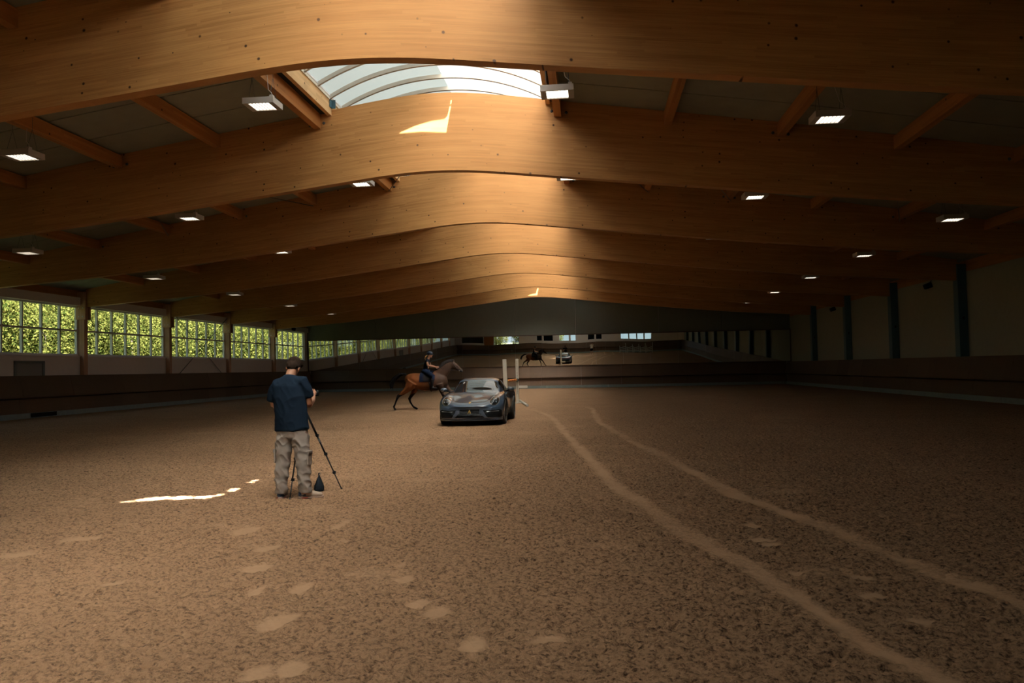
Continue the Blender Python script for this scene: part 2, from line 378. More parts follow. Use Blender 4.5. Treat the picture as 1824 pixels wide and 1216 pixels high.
ra = N(nt, 'ShaderNodeValToRGB'); ra.color_ramp.elements[0].position = 0.385; ra.color_ramp.elements[0].color = (0.052, 0.028, 0.015, 1)  # dark stop paints the shade of the pits into the sand colour
ra.color_ramp.elements[1].position = 0.53; ra.color_ramp.elements[1].color = (0.355, 0.220, 0.130, 1)
L(nt, math_(nt, 'ADD', math_(nt, 'MULTIPLY', n1, 0.72), math_(nt, 'MULTIPLY', n2, 0.28)), ra.inputs[0])
mx = N(nt, 'ShaderNodeMix', data_type='RGBA'); L(nt, at2.outputs['Fac'], mx.inputs[0]); L(nt, ra.outputs[0], mx.inputs[6]); mx.inputs[7].default_value = (0.40, 0.256, 0.155, 1)
hv = N(nt, 'ShaderNodeHueSaturation'); L(nt, mx.outputs[2], hv.inputs['Color']); L(nt, math_(nt, 'MULTIPLY_ADD', n3, 0.35, 0.83), hv.inputs['Value'])
L(nt, hv.outputs[0], p.inputs['Base Color']); p.inputs['Roughness'].default_value = 0.95; p.inputs['Specular IOR Level'].default_value = 0.1
bp = N(nt, 'ShaderNodeBump'); bp.inputs['Distance'].default_value = 0.03
L(nt, math_(nt, 'MULTIPLY_ADD', at2.outputs['Fac'], -0.75, 0.9), bp.inputs['Strength'])
L(nt, math_(nt, 'ADD', math_(nt, 'MULTIPLY', n1, 1.0), math_(nt, 'ADD', math_(nt, 'MULTIPLY', n2, 0.8), math_(nt, 'MULTIPLY', vo.outputs['Distance'], 0.5))), bp.inputs['Height'])
L(nt, bp.outputs[0], p.inputs['Normal'])
me.materials.append(M_SAND)
fo = bpy.data.objects.new('floor', me); COL.objects.link(fo); tag(fo, kind='structure')

# ground outside
g = MB(); g.box(-90, 90, -90, 140, -0.5, -0.12); g.build('trim_1', M_GRASS, kind='structure')

# ------------------------------------------------------------------ walls
YS = [YR, -2.0]+BEAM_Y+[YF]           # bay borders
BY0 = BEAM_Y; w = MB(); w.box(XL-0.5, XL-0.27, YR-0.3, YF+0.3, -0.3, 2.46)
for a, c in list(zip([YR-0.3, -2.0]+BY0, [-2.0]+BY0+[YF+0.3])): w.box(XL-0.5, XL-0.17, a+0.21, c-0.21, 4.64, 5.0); w.box(XL-0.5, XL-0.42, a-0.21, a+0.21, 4.64, 5.0)

w.box(XL-0.5, XL-0.27, YR-0.3, -2.4, 2.46, 4.64); w.box(XL-0.5, XL-0.27, 59.75, YF+0.3, 2.46, 4.64)
w.build('wall_left', M_WALL, kind='structure')
w = MB()
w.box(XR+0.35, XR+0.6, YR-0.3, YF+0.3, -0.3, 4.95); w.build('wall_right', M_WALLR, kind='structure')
SEAMS = [-22.5, -16.65, -12.05, -5.79, -1.18, 5.02, 9.63, 15.0]
w = MB()
def gable(x0, x1, z0):
    xs = [x0]+[x for x in np.arange(math.ceil(x0), x1, 1.0)]+[x1]
    xs = sorted(set(float(x) for x in xs)); top = [(x, ZT(x-XC)+0.05) for x in xs]
    return [(x0, z0)]+[(x1, z0)]+top[::-1]
def slab_xz(mb, poly, y0, y1, mi=0):
    n = len(poly); mb.add([(x, y0, z) for x, z in poly]+[(x, y1, z) for x, z in poly],
        [tuple(range(n)), tuple(range(n, 2*n))[::-1]]+[(i, n+i, n+(i+1) % n, (i+1) % n) for i in range(n)], None, mi)
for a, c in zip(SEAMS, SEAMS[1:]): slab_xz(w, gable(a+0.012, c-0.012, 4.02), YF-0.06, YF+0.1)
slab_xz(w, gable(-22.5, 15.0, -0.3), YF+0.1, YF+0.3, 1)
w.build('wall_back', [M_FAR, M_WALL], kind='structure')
# wall behind the camera with its door and window openings (the long mirror shows it)
OPEN = [(-21.0, -15.9, 1.9, 4.4), (-11.64, -15.76, 0.0, 4.6), (-8.82, -7.85, 2.0, 3.9), (-7.65, -6.1, 2.0, 3.9), (-5.2, -3.6, 2.0, 4.2), (-3.4, -2.5, 2.0, 4.2), (-0.69, 0.4, 2.0, 3.9), (0.6, 1.63, 2.0, 3.9), (4.6, 5.85, 2.0, 4.3), (5.95, 7.15, 2.0, 4.3), (7.25, 8.3, 2.0, 4.3), (8.4, 9.4, 2.0, 4.3)]
OPEN[0] = (-21.0, -17.4, 1.9, 4.2); OPEN[1] = (-15.76, -11.64, 0.0, 4.5)
w = MB(); xs = -22.5
for a, c, z0, z1 in OPEN:
    w.box(xs, a, YR-0.3, YR, -0.3, 4.9)
    if z0 > 0: w.box(a, c, YR-0.3, YR, -0.3, z0)
    w.box(a, c, YR-0.3, YR, z1, 4.9); xs = c
w.box(xs, 15.0, YR-0.3, YR, -0.3, 4.9); slab_xz(w, gable(-22.5, 15.0, 4.9), YR-0.3, YR)
w.build('wall_front', M_WALL, kind='structure')
M_DKGLASS = plain('dark_window_glass', (0.008, 0.014, 0.018), 0.05)
wn = 20
for k, (a, c, z0, z1) in enumerate(OPEN):
    if k == 1: continue
    f = MB(); y = YR-0.12; t = 0.05
    f.box(a, a+t, y-0.05, y+0.05, z0, z1); f.box(c-t, c, y-0.05, y+0.05, z0, z1); f.box(a+t, c-t, y-0.05, y+0.05, z0, z0+t); f.box(a+t, c-t, y-0.05, y+0.05, z1-t, z1)
    o = f.build('window_%d' % wn, M_ALU, kind='structure'); wn += 1
    gl = MB(); gl.box(a+t, c-t, y-0.006, y+0.006, z0+t, z1-t); gl.build('pane', M_DKGLASS if k in (0, 2, 3, 6, 7) else M_GLASS, o)
cn = MB(); cn.box(-22.5, 15.0, YR-4.2, YR-0.31, 4.92, 5.05); cn.build('trim_2', M_GROOVE, kind='structure')  # unseen canopy slab added to stop sun entering the rear windows
d = MB(); d.box(-17.3, -15.8, YR+0.02, YR+0.10, 0.05, 4.3)
o = d.build('door_2', wood('barn_door_timber', (0.30, 0.10, 0.03), (0.50, 0.20, 0.06), knots=False), kind='structure')
h = MB(); h.box(-16.0, -15.94, YR+0.10, YR+0.16, 1.0, 1.5); h.build('handle', M_DARK, o)

# kickboards (slanting timber boards on a concrete curb)
def kick(name, mk_pt, L0, L1):
    """mk_pt(s, off, z): s along the wall, off inwards"""
    prof = [(-0.06, 1.65), (0.0, 1.65), (0.20, 0.84), (0.20, 0.80), (0.02, 0.74), (0.06, 0.20), (-0.02, 0.20), (-0.02, 0.70), (-0.06, 0.76)]
    n = len(prof); m = MB(); acc = [0]
    for i in range(n): acc.append(acc[-1]+math.dist(prof[i], prof[(i+1) % n]))
    step = 3.0; s0 = L0; k = 0
    while s0 < L1-0.01:
        s1 = min(s0+step, L1); v = [mk_pt(s0+0.004, a, z) for a, z in prof]+[mk_pt(s1-0.004, a, z) for a, z in prof]
        f = []; uv = []
        for i in range(n):
            j = (i+1) % n; f.append((i, j, n+j, n+i)); uv.append([(s0, acc[i]), (s0, acc[i+1]), (s1, acc[i+1]), (s1, acc[i])])
        f += [tuple(range(n)), tuple(range(n, 2*n))]; uv += [None, None]
        m.add(v, f, uv); s0 = s1
    o = m.build(name, M_KICK, kind='structure')
    c = MB(); pr = [(-0.05, -0.3), (-0.05, 0.20), (0.10, 0.20), (0.10, -0.3)]; s0 = L0
    while s0 < L1-0.01:
        s1 = min(s0+4.6, L1)
        c.add([mk_pt(s0+0.008, a, z) for a, z in pr]+[mk_pt(s1-0.008, a, z) for a, z in pr], [(0, 1, 5, 4), (1, 2, 6, 5), (2, 3, 7, 6), (3, 0, 4, 7), (0, 3, 2, 1), (4, 5, 6, 7)]); s0 = s1
    c.build('concrete_curb', M_CONC, o, label='grey concrete curb'); return o
kl = kick('baseboard_left', lambda s, a, z: (XL+a, s, z), YR+0.08, YF-0.35)
sl = MB(); sl.box(XL+0.10, XL+0.115, 29.0, 30.5, 0.03, 0.19); sl.build('drain_slot', M_DARK, kl, label='dark opening in the curb')
kick('baseboard_right', lambda s, a, z: (XR-a, s, z), YR+0.08, YF-0.35)
kick('baseboard_back', lambda s, a, z: (s, YF-0.1-a, z), XL, XR)
kick('baseboard_front', lambda s, a, z: (s, YR+0.06+a, z), XL+17.0+(-0.0), XR) if False else None
kick('baseboard_front', lambda s, a, z: (s, YR+0.14+a, z), XL, XR)

# ------------------------------------------------------------------ left window bays
bays = list(zip(YS, YS[1:]))[1:]; wi = 1
XW = XL-0.40
for a, c in bays:
    y0 = a+0.12; y1 = (c-0.12) if c < YF else 59.75
    f = MB(); z0, z1, zm = 2.50, 4.62, 3.57
    f.box(XW-0.05, XW+0.05, y0, y1, z0-0.05, z0+0.06); f.box(XW-0.05, XW+0.05, y0, y1, z1-0.05, z1+0.03)
    f.box(XW-0.05, XW+0.06, y0, y1, zm-0.04, zm+0.04)
    nm = 6; ys = np.linspace(y0+0.04, y1-0.04, nm+1)
    for y in ys: f.box(XW-0.06, XW+0.045, y-0.035, y+0.035, z0+0.06, zm-0.04); f.box(XW-0.06, XW+0.045, y-0.035, y+0.035, zm+0.04, z1-0.05)
    o = f.build('window_%d' % wi, M_ALU, kind='structure')
    gl = MB(); gl.box(XW-0.008, XW+0.002, y0, y1, z0+0.05, z1-0.04); gl.build('pane', M_GLASS, o)
    sb = MB(); sb.box(XL-0.47, XL-0.22, y0, y1, 2.44, 2.49); sb.build('window_sill', M_ALU, o); wi += 1
# grey door in the left wall
d = MB(); y0, y1, zt = 28.55, 30.25, 2.24; X = XL-0.27
d.box(X-0.02, X+0.05, y0, y0+0.12, 0, zt); d.box(X-0.02, X+0.05, y1-0.12, y1, 0, zt); d.box(X-0.02, X+0.05, y0, y1, zt-0.1, zt)
o = d.build('door_1', plain('door_frame_grey', (0.16, 0.19, 0.20), 0.6), kind='structure')
d = MB(); d.box(X-0.02, X+0.02, y0+0.12, y1-0.12, 0, zt-0.1); d.build('door_leaf', plain('door_leaf_grey', (0.24, 0.25, 0.25), 0.6), o)

# ------------------------------------------------------------------ ceiling
Z_IN = 2.87                      # half width of the skylight opening
cm = MB()
def ceil_side(sg):
    ds = [Z_IN]+list(np.arange(3.5, 18.4, 1.0))+[19.4 if sg < 0 else 18.9]
    for (a, c) in zip(YS, YS[1:]):
        y = a; nseam = 5; ys = np.linspace(a, c, nseam+1)
        for s0, s1 in zip(ys, ys[1:]):
            for d0, d1 in zip(ds, ds[1:]):
                p0 = (XC+sg*d0, ZT(d0)); p1 = (XC+sg*d1, ZT(d1))
                ya, yb = s0+0.018, s1-0.018
                v = [(p0[0], ya, p0[1]), (p1[0], ya, p1[1]), (p1[0], yb, p1[1]), (p0[0], yb, p0[1])]
                vt = [(x, y_, z+0.03) for x, y_, z in v]
                cm.add(v+vt, [(0, 1, 2, 3), (0, 4, 5, 1), (1, 5, 6, 2), (2, 6, 7, 3), (3, 7, 4, 0)], None, 0)
    # roof build-up above
    for d0, d1 in zip(ds, ds[1:]):
        v = [(XC+sg*d0, YR-0.3, ZT(d0)+0.03), (XC+sg*d1, YR-0.3, ZT(d1)+0.03), (XC+sg*d1, YF+0.3, ZT(d1)+0.03), (XC+sg*d0, YF+0.3, ZT(d0)+0.03)]
        vt = [(x, y_, z+0.2) for x, y_, z in v]
        cm.add(v+vt, [(0, 1, 2, 3), (4, 7, 6, 5), (0, 4, 5, 1), (1, 5, 6, 2), (2, 6, 7, 3), (3, 7, 4, 0)], None, 1)
ceil_side(-1); ceil_side(1)
cm.build('ceiling', [M_CEIL, M_GROOVE], kind='structure')

# ------------------------------------------------------------------ arched glulam beams
def beam_mesh():
    m = MB(); xs = np.arange(XL+0.02, XR+0.06, 0.25); xs = np.append(xs[:-1], XR+0.04)
    acc = 0; prev = None; st = []
    for x in xs:
        zb, zt = ZB(x-XC), ZT(x-XC)-0.005
        if prev: acc += math.dist(prev, (x, zb))
        prev = (x, zb); st.append((float(x), zb, zt, acc))
    for (x0, b0, t0, u0), (x1, b1, t1, u1) in zip(st, st[1:]):
        h = BT/2
        for y, fl in ((-h, 0), (h, 1)):
            m.add([(x0, y, b0), (x1, y, b1), (x1, y, t1), (x0, y, t0)], [(0, 1, 2, 3)], [[(u0, 0), (u1, 0), (u1, t1-b1), (u0, t0-b0)]])
        m.add([(x0, -h, b0), (x1, -h, b1), (x1, h, b1), (x0, h, b0)], [(0, 1, 2, 3)], [[(u0, -0.01), (u1, -0.01), (u1, -0.03), (u0, -0.03)]])
        m.add([(x0, -h, t0), (x1, -h, t1), (x1, h, t1), (x0, h, t0)], [(0, 1, 2, 3)], [[(u0, 3), (u1, 3), (u1, 3.03), (u0, 3.03)]])
    for (x, b_, t, u_) in (st[0], st[-1]):
        m.add([(x, -BT/2, b_), (x, BT/2, b_), (x, BT/2, t), (x, -BT/2, t)], [(0, 1, 2, 3)], [[(0, 0), (BT, 0), (BT, t-b_), (0, t-b_)]])
    me = m.mesh('arched_beam', M_GLU); bm = bmesh.new(); bm.from_mesh(me); bmesh.ops.remove_doubles(bm, verts=bm.verts, dist=1e-4)
    bmesh.ops.recalc_face_normals(bm, faces=bm.faces); bm.to_mesh(me); bm.free(); return me
bme = beam_mesh()
bl = {11.8: 'huge arched glulam timber beam nearest overhead, crossing the top of the picture'}
for k, y in enumerate(BEAM_Y):
    if k == 0: lb = 'arched glulam beam overhead just in front of the photographer'
    elif k == 1: lb = bl[11.8]
    elif k == 2: lb = 'arched glulam beam with the bright sun patch, second from the nearest overhead'
    elif k == 7: lb = 'farthest arched glulam beam, with a small sun spot, in front of the mirror wall'
    else: lb = 'arched glulam timber beam, %s counted from the nearest overhead' % ORD[k-1]
    root = bpy.data.objects.new('arched_beam', bme); COL.objects.link(root); root.location = (0, y, 0)
    tag(root, lb, 'beam', 'arched glulam roof beams')
    # knots of bolt washers beside the purlins (front face)
    for d_ in (2.92, 7.98, 13.08):
        for sg in (-1, 1):
            if k > 3 or k == 0: continue
            xp = XC+sg*d_+(0.04 if sg > 0 else -0.0); zz = ZT(d_)-0.30
            for o_ in (-0.17, 0.17):
                bo = MB(); bo.lathe((0, 0, 0), [(0.036, 0), (0.036, 0.010), (0.018, 0.012), (0.016, 0.03)], 12, Matrix.Rotation(math.pi/2, 3, 'X'))
                bb = bo.build('bolt_washer', M_ROD, root, label='dark round bolt washer'); bb.location = (xp+o_, -BT/2, zz+0.02-sg*o_*0.15)
# ------------------------------------------------------------------ purlins
def side_word(sg): return 'window side' if sg < 0 else 'blue column side'
bays_p = list(zip(BEAM_Y, BEAM_Y[1:]+[YF]))
for bi, (a, c) in enumerate(bays_p):
    for sg in (-1, 1):
        for k in range(7):
            d_ = 2.91+2.55*k
            if d_ > 18: continue
            x = XC+sg*d_+(0.02 if sg > 0 else 0); y0, y1 = a+BT/2+0.005, c-(BT/2+0.005 if c < YF else 0.07)
            zt = ZT(d_)-0.012; h = 0.30 if k else 0.36
            if k == 6 and sg > 0: x -= 0.1
            m = MB(); m.box(-0.085, 0.085, 0, y1-y0, -h, 0)
            for q_ in range(len(m.v)):
                pass
            pl = 'before the nearest beam' if bi == 0 else ('behind the last beam' if bi == 7 else 'between beams %s and %s' % (ORD[bi-1], ORD[bi]))
            lb = 'timber purlin %s, %s, %s' % (pl, side_word(sg), 'at the skylight edge' if k == 0 else '%s out from the skylight' % ORD[k-1] if k else '')
            m.build('roof_purlin', M_PUR if k else M_PUR, None, (x, y0, zt-0.012-abs(0.085*0.17)), label=lb, cat='purlin', group='roof purlins')

# ------------------------------------------------------------------ skylight vault, one unit per bay
VX, VH, VZ = 2.66, 0.72, 8.12         # half width, rise, springing height
VR = (VX*VX+VH*VH)/(2*VH)
def vz(dx): return VZ+VH-VR+math.sqrt(max(0, VR*VR-dx*dx))
def back(p, ztar=None):
    """carry a point on a surface back along the sun to the vault"""
    x, y, z = p
    for _ in range(30):
        t = (vz(x-SX)-z)/(-SUN_DIR.z); x = p[0]-SUN_DIR.x*((vz(x-SX)-p[2])/(-SUN_DIR.z)); y = p[1]-SUN_DIR.y*((vz(x-SX)-p[2])/(-SUN_DIR.z))
    return x, y
SX = -3.55
PATCH2 = [(-4.50, 7.205), (-3.34, 7.17), (-3.27, 7.53), (-3.215, 7.80), (-3.245, 7.80), (-3.31, 7.56), (-3.38, 7.49), (-3.7, 7.46), (-4.1, 7.36)]
SPOT2 = [(-3.235, 7.85), (-3.205, 7.85), (-3.19, 7.94), (-3.22, 7.94)]
PATCHF = [(-5.94, 9.30), (-5.66, 9.45), (-5.1, 9.50), (-4.88, 9.66), (-4.80, 9.98), (-4.86, 10.02), (-4.98, 9.85), (-5.16, 9.80), (-5.66, 9.70)]
SPOTF = [[(-4.86, 10.15), (-4.78, 10.15), (-4.80, 10.5), (-4.90, 10.45)], [(-4.91, 10.95), (-4.83, 10.98), (-4.85, 11.25), (-4.94, 11.2)]]
PATCH7 = [(-4.22, 6.36), (-3.57, 6.38), (-3.47, 6.84), (-3.55, 6.84), (-3.66, 6.5), (-4.0, 6.44)]
holes = {}
def add_hole(bay, pts): holes.setdefault(bay, []).append([back(p) for p in pts])
add_hole(2, [(x, 18.75-0.12, z) for x, z in PATCH2]); add_hole(2, [(x, 18.75-0.12, z) for x, z in SPOT2])
add_hole(1, [(x, y, 0.0) for x, y in PATCHF])
for s_ in SPOTF: add_hole(1, [(x, y, 0.0) for x, y in s_])
add_hole(7, [(x, 53.45-0.12, z) for x, z in PATCH7])
def inpoly(x, y, P):
    c = False
    for i in range(len(P)):
        (x0, y0), (x1, y1) = P[i], P[i-1]
        if (y0 > y) != (y1 > y) and x < (x1-x0)*(y-y0)/(y1-y0)+x0: c = not c
    return c
SB = [YR-0.3, -2.0]+BEAM_Y+[56.6]
rc = MB(); rc.box(XC-3.1, XC+3.1, 56.6, YF+0.3, 8.24, 8.36); rc.box(XC-3.1, XC+3.1, 56.5, 56.6, 7.9, 8.9); rc.build('trim_3', M_CEIL, kind='structure')  # skylight stopped early; opaque roof cover added to dim the far wall
def vault(k, y0, y1):
    root = empty('skylight_vault', (SX, (y0+y1)/2, VZ), ('translucent barrel skylight seen over the sun patched second beam' if k == 3 else
        'translucent barrel skylight behind the nearest overhead beam' if k == 2 else 'translucent barrel skylight %s along the ridge counted from the entrance wall' % (ORD+['last'])[min(k, 10)]), 'skylight', 'barrel skylights along the ridge')
    off = Vector((SX, (y0+y1)/2, VZ))
    for sg, nm, mt in ((-1, 'left_panel', M_OPAL_L), (1, 'right_panel', M_OPAL_R)):
        xa, xb = sorted((SX, SX+sg*VX)); hs = holes.get(k-1, [])
        pts = []; nxp = 14
        for i in range(nxp+1):
            for y in np.linspace(y0, y1, 10): pts.append((xa+(xb-xa)*i/nxp, float(y)))
        edges = []
        for P in hs:
            n0 = len(pts); pts += P; edges += [(n0+i, n0+(i+1) % len(P)) for i in range(len(P))]
        cl = [i for i in range(0, (nxp+1)*10) if abs(pts[i][0]-SX) < 1e-6]; edges += list(zip(cl, cl[1:]))
        vv, ee, ff, *_r = delaunay_2d_cdt([Vector(p_) for p_ in pts], edges, [], 0, 1e-5)
        keep = []
        for f in ff:
            cx = sum(vv[i].x for i in f)/3; cy = sum(vv[i].y for i in f)/3
            if not (xa < cx < xb): continue
            A, B, C_ = (vv[i] for i in f[:3])
            if abs((B-A).cross(C_-A)) < 1e-4: continue
            if any(inpoly(cx, cy, P) for P in hs): continue
            keep.append(tuple(f))
        m = MB(); v3 = [(p_.x-off.x, p_.y-off.y, vz(p_.x-SX)+0.05-off.z) for p_ in vv]
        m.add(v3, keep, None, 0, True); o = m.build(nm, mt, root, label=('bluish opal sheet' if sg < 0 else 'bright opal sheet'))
        bm = bmesh.new(); bm.from_mesh(o.data); bmesh.ops.delete(bm, geom=[v for v in bm.verts if not v.link_faces], context='VERTS')
        bmesh.ops.reverse_faces(bm, faces=[f for f in bm.faces if f.normal.z > 0]); bm.to_mesh(o.data); bm.free()
    y = y0+0.06+(0.0)
    first = 17.58-0.87*math.floor((17.58-y0-0.1)/0.87); y = first
    while y < y1-0.05:
        m = MB(); A = np.linspace(-VX, VX, 29)
        for dz0, dz1, w_, mi in ((-0.05, 0.045, 0.035, 0),):
            v = []; 
            for a in A:
                z = vz(float(a)); v += [(float(a), -w_, z+dz0-VZ), (float(a), w_, z+dz0-VZ), (float(a), w_, z+dz1-VZ), (float(a), -w_, z+dz1-VZ)]
            f = [(i*4+q_, i*4+(q_+1) % 4, i*4+4+(q_+1) % 4, i*4+4+q_) for i in range(len(A)-1) for q_ in range(4)]+[(0, 1, 2, 3), tuple(len(v)-4+q_ for q_ in range(4))]
            m.add(v, f, None, mi)
        m.build('arch_rib', M_RIB, root, (0, y-(y0+y1)/2, 0)); y += 0.87
    for sg in (-1, 1):
        m = MB(); xa = sg*2.60; m.box(min(xa, xa+sg*0.10), max(xa, xa+sg*0.10), -(y1-y0)/2+0.13, (y1-y0)/2-0.13, -0.36, 0.02)
        m.build('timber_curb', M_CURB, root)
        m = MB(); m.box(min(xa-sg*0.03, xa), max(xa-sg*0.03, xa), -(y1-y0)/2+0.13, (y1-y0)/2-0.13, -0.02, 0.05); m.build('edge_profile', M_WHITE, root)
        m = MB(); m.box(min(sg*2.56, sg*2.90), max(sg*2.56, sg*2.90), -(y1-y0)/2+0.003, (y1-y0)/2-0.003, 0.05, 0.09); m.build('roof_flashing', M_ALU, root)
        m = MB(); m.box(min(sg*2.72, sg*2.95), max(sg*2.72, sg*2.95), -(y1-y0)/2+0.003, (y1-y0)/2-0.003, -0.30, 0.05); m.build('roof_upstand', M_GROOVE, root)
    return root
M_RIB = plain('rib_grey', (0.42, 0.38, 0.33), 0.6)
for k, (a, c) in enumerate(zip(SB, SB[1:])): vault(k, a, c)
# small blue bracket on the left curb at the second beam
m = MB(); m.box(0, 0.02, 0, 0.16, 0, 0.20); m.box(0.02, 0.10, 0.13, 0.16, 0, 0.20)
m.build('steel_bracket', M_STEEL, None, (-6.14, 18.44, 7.93), label='small blue steel bracket where the skylight curb meets the second beam', cat='bracket')

# ------------------------------------------------------------------ lamps
ROWS = [(-16.8, 5.33, 'outer row by the windows'), (-11.7, 6.17, 'middle row of the window side'), (-6.5, 6.96, 'row left of the skylight'), (-0.55, 6.88, 'row right of the skylight'), (4.55, 6.12, 'middle row of the column side'), (9.68, 5.30, 'outer row by the blue columns')]
def make_lamp():
    root = empty('hanging_lamp', (0, 0, 0)); W, D, H = 0.64, 0.50, 0.09
    m = MB(); t = 0.03; w2, d2 = W/2, D/2; ww, dd = 0.21, 0.22
    m.box(-w2, w2, -d2, d2, 0.012, H)
    m.box(-w2, -ww, -d2, d2, -0.03, 0.012); m.box(ww, w2, -d2, d2, -0.03, 0.012); m.box(-ww, ww, -d2, -dd, -0.03, 0.012); m.box(-ww, ww, dd, d2, -0.03, 0.012)
    o = m.build('housing', M_LAMPBOX, root)
    m = MB(); m.box(-ww, ww, -dd, dd, -0.012, 0.004); m.build('diffuser', M_LAMP, root, label='glowing white diffuser')
    m = MB()
    for i in range(1, 6): x = -ww+2*ww*i/6; m.box(x-0.003, x+0.003, -dd, dd, -0.03, -0.013)
    m.build('louvre', M_LAMPBOX, root)
    m = MB(); m.box(w2-0.10, w2-0.03, -d2+0.05, -d2+0.15, H, H+0.05); m.build('cable_gland', M_LAMPBOX, root)
    for sx in (-1, 1):
        m = MB()
        for sy in (-1, 1): m.tube([(sx*0.22, sy*0.17, H), (sx*0.22, 0, 0.55)], 0.004, 5)
        m.tube([(sx*0.22, 0, 0.55), (sx*0.22, 0, 0.80)], 0.004, 5); m.build('suspension_chain', M_ROD, root)
    m = MB(); m.tube([(w2-0.06, -d2+0.1, H+0.05), (w2-0.08, -d2+0.12, 0.2), (0.16, -0.1, 0.28), (0.10, 0, 0.62), (0.1, 0, 0.80)], 0.006, 6); m.build('power_cable', M_LAMPBOX, root)
    return root
lamp0 = make_lamp(); used = False
LY = [(a+c)/2+(0.08 if c < YF else 0) for a, c in bays_p]
for ri, (x, z, rn) in enumerate(ROWS):
    for bi, y in [(-2, 1.45), (-1, 8.35)]+list(enumerate(LY))[1:]:
        o = lamp0 if not used else copy_tree(lamp0); used = True
        o.location = (x, y, z)
        # reach the ceiling: chains scale with the gap
        tag(o, ('hanging lamp, %s, %s bay beyond the nearest beam' % (rn, ORD[bi-1])) if bi > 0 else 'hanging lamp, %s, %s' % (rn, 'above the photographer' if bi == -2 else 'just before the nearest beam'), 'lamp', 'hanging arena lamps')

# ------------------------------------------------------------------ left posts, right columns
for k, y in enumerate([-2.0]+BEAM_Y):
    lb = 'timber post between windows on the left wall, %s counted from the mirror wall' % ORD[8-k]
    root = empty('timber_post', (XL-0.2, y, 0), lb, 'post', 'left wall timber posts')
    m = MB(); m.box(-0.06, 0.14, -0.12, 0.12, 0, 2.47); m.box(-0.16, 0.14, -0.12, 0.12, 2.47, 5.2); m.build('shaft', M_POST, root)
    for s_ in (-1, 1):
        m = MB(); m.box(-0.20, 0.24, min(s_*0.12, s_*0.20), max(s_*0.12, s_*0.20), 4.05, 5.25); f = m.build('gusset', M_POST, root)
        for zz in (4.18, 4.55):
            for xx in (-0.06, 0.12):
                q_ = MB(); q_.lathe((0, 0, 0), [(0.028, 0), (0.028, 0.01), (0.014, 0.012), (0.012, 0.025)], 10, Matrix.Rotation(math.pi/2*s_*-1, 3, 'X') if s_ > 0 else Matrix.Rotation(math.pi/2, 3, 'X'))
                q_.build('bolt', M_ALU, f, (xx, s_*0.20, zz))
for k, y in enumerate([-2.0]+BEAM_Y):
    lb = 'dark blue steel column on the right wall, %s from the mirror wall' % ORD[8-k]
    root = empty('steel_column', (XR+0.17, y, 0), lb, 'column', 'right wall steel columns')
    m = MB(); m.box(-0.17, -0.15, -0.2, 0.2, 0, 5.25); m.box(0.14, 0.16, -0.2, 0.2, 0, 5.25); m.box(-0.15, 0.14, -0.012, 0.012, 0, 5.25); m.box(-0.15, 0.14, -0.20, -0.185, 0, 5.25)
    m.build('shaft', M_STEEL, root)
    m = MB(); m.box(-0.04, 0.02, -0.24, -0.205, 3.1, 3.2); m.build('junction_box', M_DARK, root)
# eave timbers above the walls
for k, (a, c) in enumerate(list(zip(YS, YS[1:]))):
    m = MB(); m.box(XR+0.36, XR+0.5, a+0.02, c-0.02, 4.96, 5.55); m.build('trim_%d' % (10+k), M_PUR, kind='structure')
    m = MB(); m.box(XL-0.45, XL-0.33, a+0.02, c-0.02, 5.01, 5.55); m.build('trim_%d' % (30+k), M_PUR, kind='structure')

# ------------------------------------------------------------------ long mirror on the far wall
MT = math.radians(1.62); MZ0, MH = 1.70, 2.28; MX0, MX1 = -22.0, 14.50; MY = YF-0.13
mroot = empty('wall_mirror', (0, MY, MZ0), 'very long frameless mirror band across the far wall reflecting the whole hall', 'mirror')
mroot.rotation_euler = (MT, 0, 0)
npan = 18; pw = (MX1-MX0)/npan
for k in range(npan):
    x0 = MX0+k*pw+0.003; x1 = MX0+(k+1)*pw-0.003; n = 9; m = MB(); V = []
    for j in range(n):
        for i in range(n):
            x = x0+(x1-x0)*i/(n-1); z = MH*j/(n-1)
            y = 0.0007*math.sin(x*1.05+0.4)*math.cos(z*1.0)+0.00015*math.sin(x*2.7+z*1.3)
            V.append((x, y, z))
    m.add(V, [(j*n+i, j*n+i+1, (j+1)*n+i+1, (j+1)*n+i) for j in range(n-1) for i in range(n-1)], None, 0, True)
    b0 = len(m.v); m.add([(x0, 0.012, 0), (x1, 0.012, 0), (x1, 0.012, MH), (x0, 0.012, MH)], [(0, 1, 2, 3)], None, 1)
    m.build('mirror_panel', [M_MIRROR, M_DARK], mroot)
m = MB(); m.box(MX0, MX1, -0.03, 0.03, -0.05, 0.0); m.box(MX0, MX1, -0.03, 0.03, MH, MH+0.06); m.box(MX0-0.06, MX0, -0.03, 0.03, -0.05, MH+0.06); m.box(MX1, MX1+0.07, -0.03, 0.03, -0.05, MH+0.06)
m.build('frame', M_FRAME, mroot, label='thin dark wooden frame')

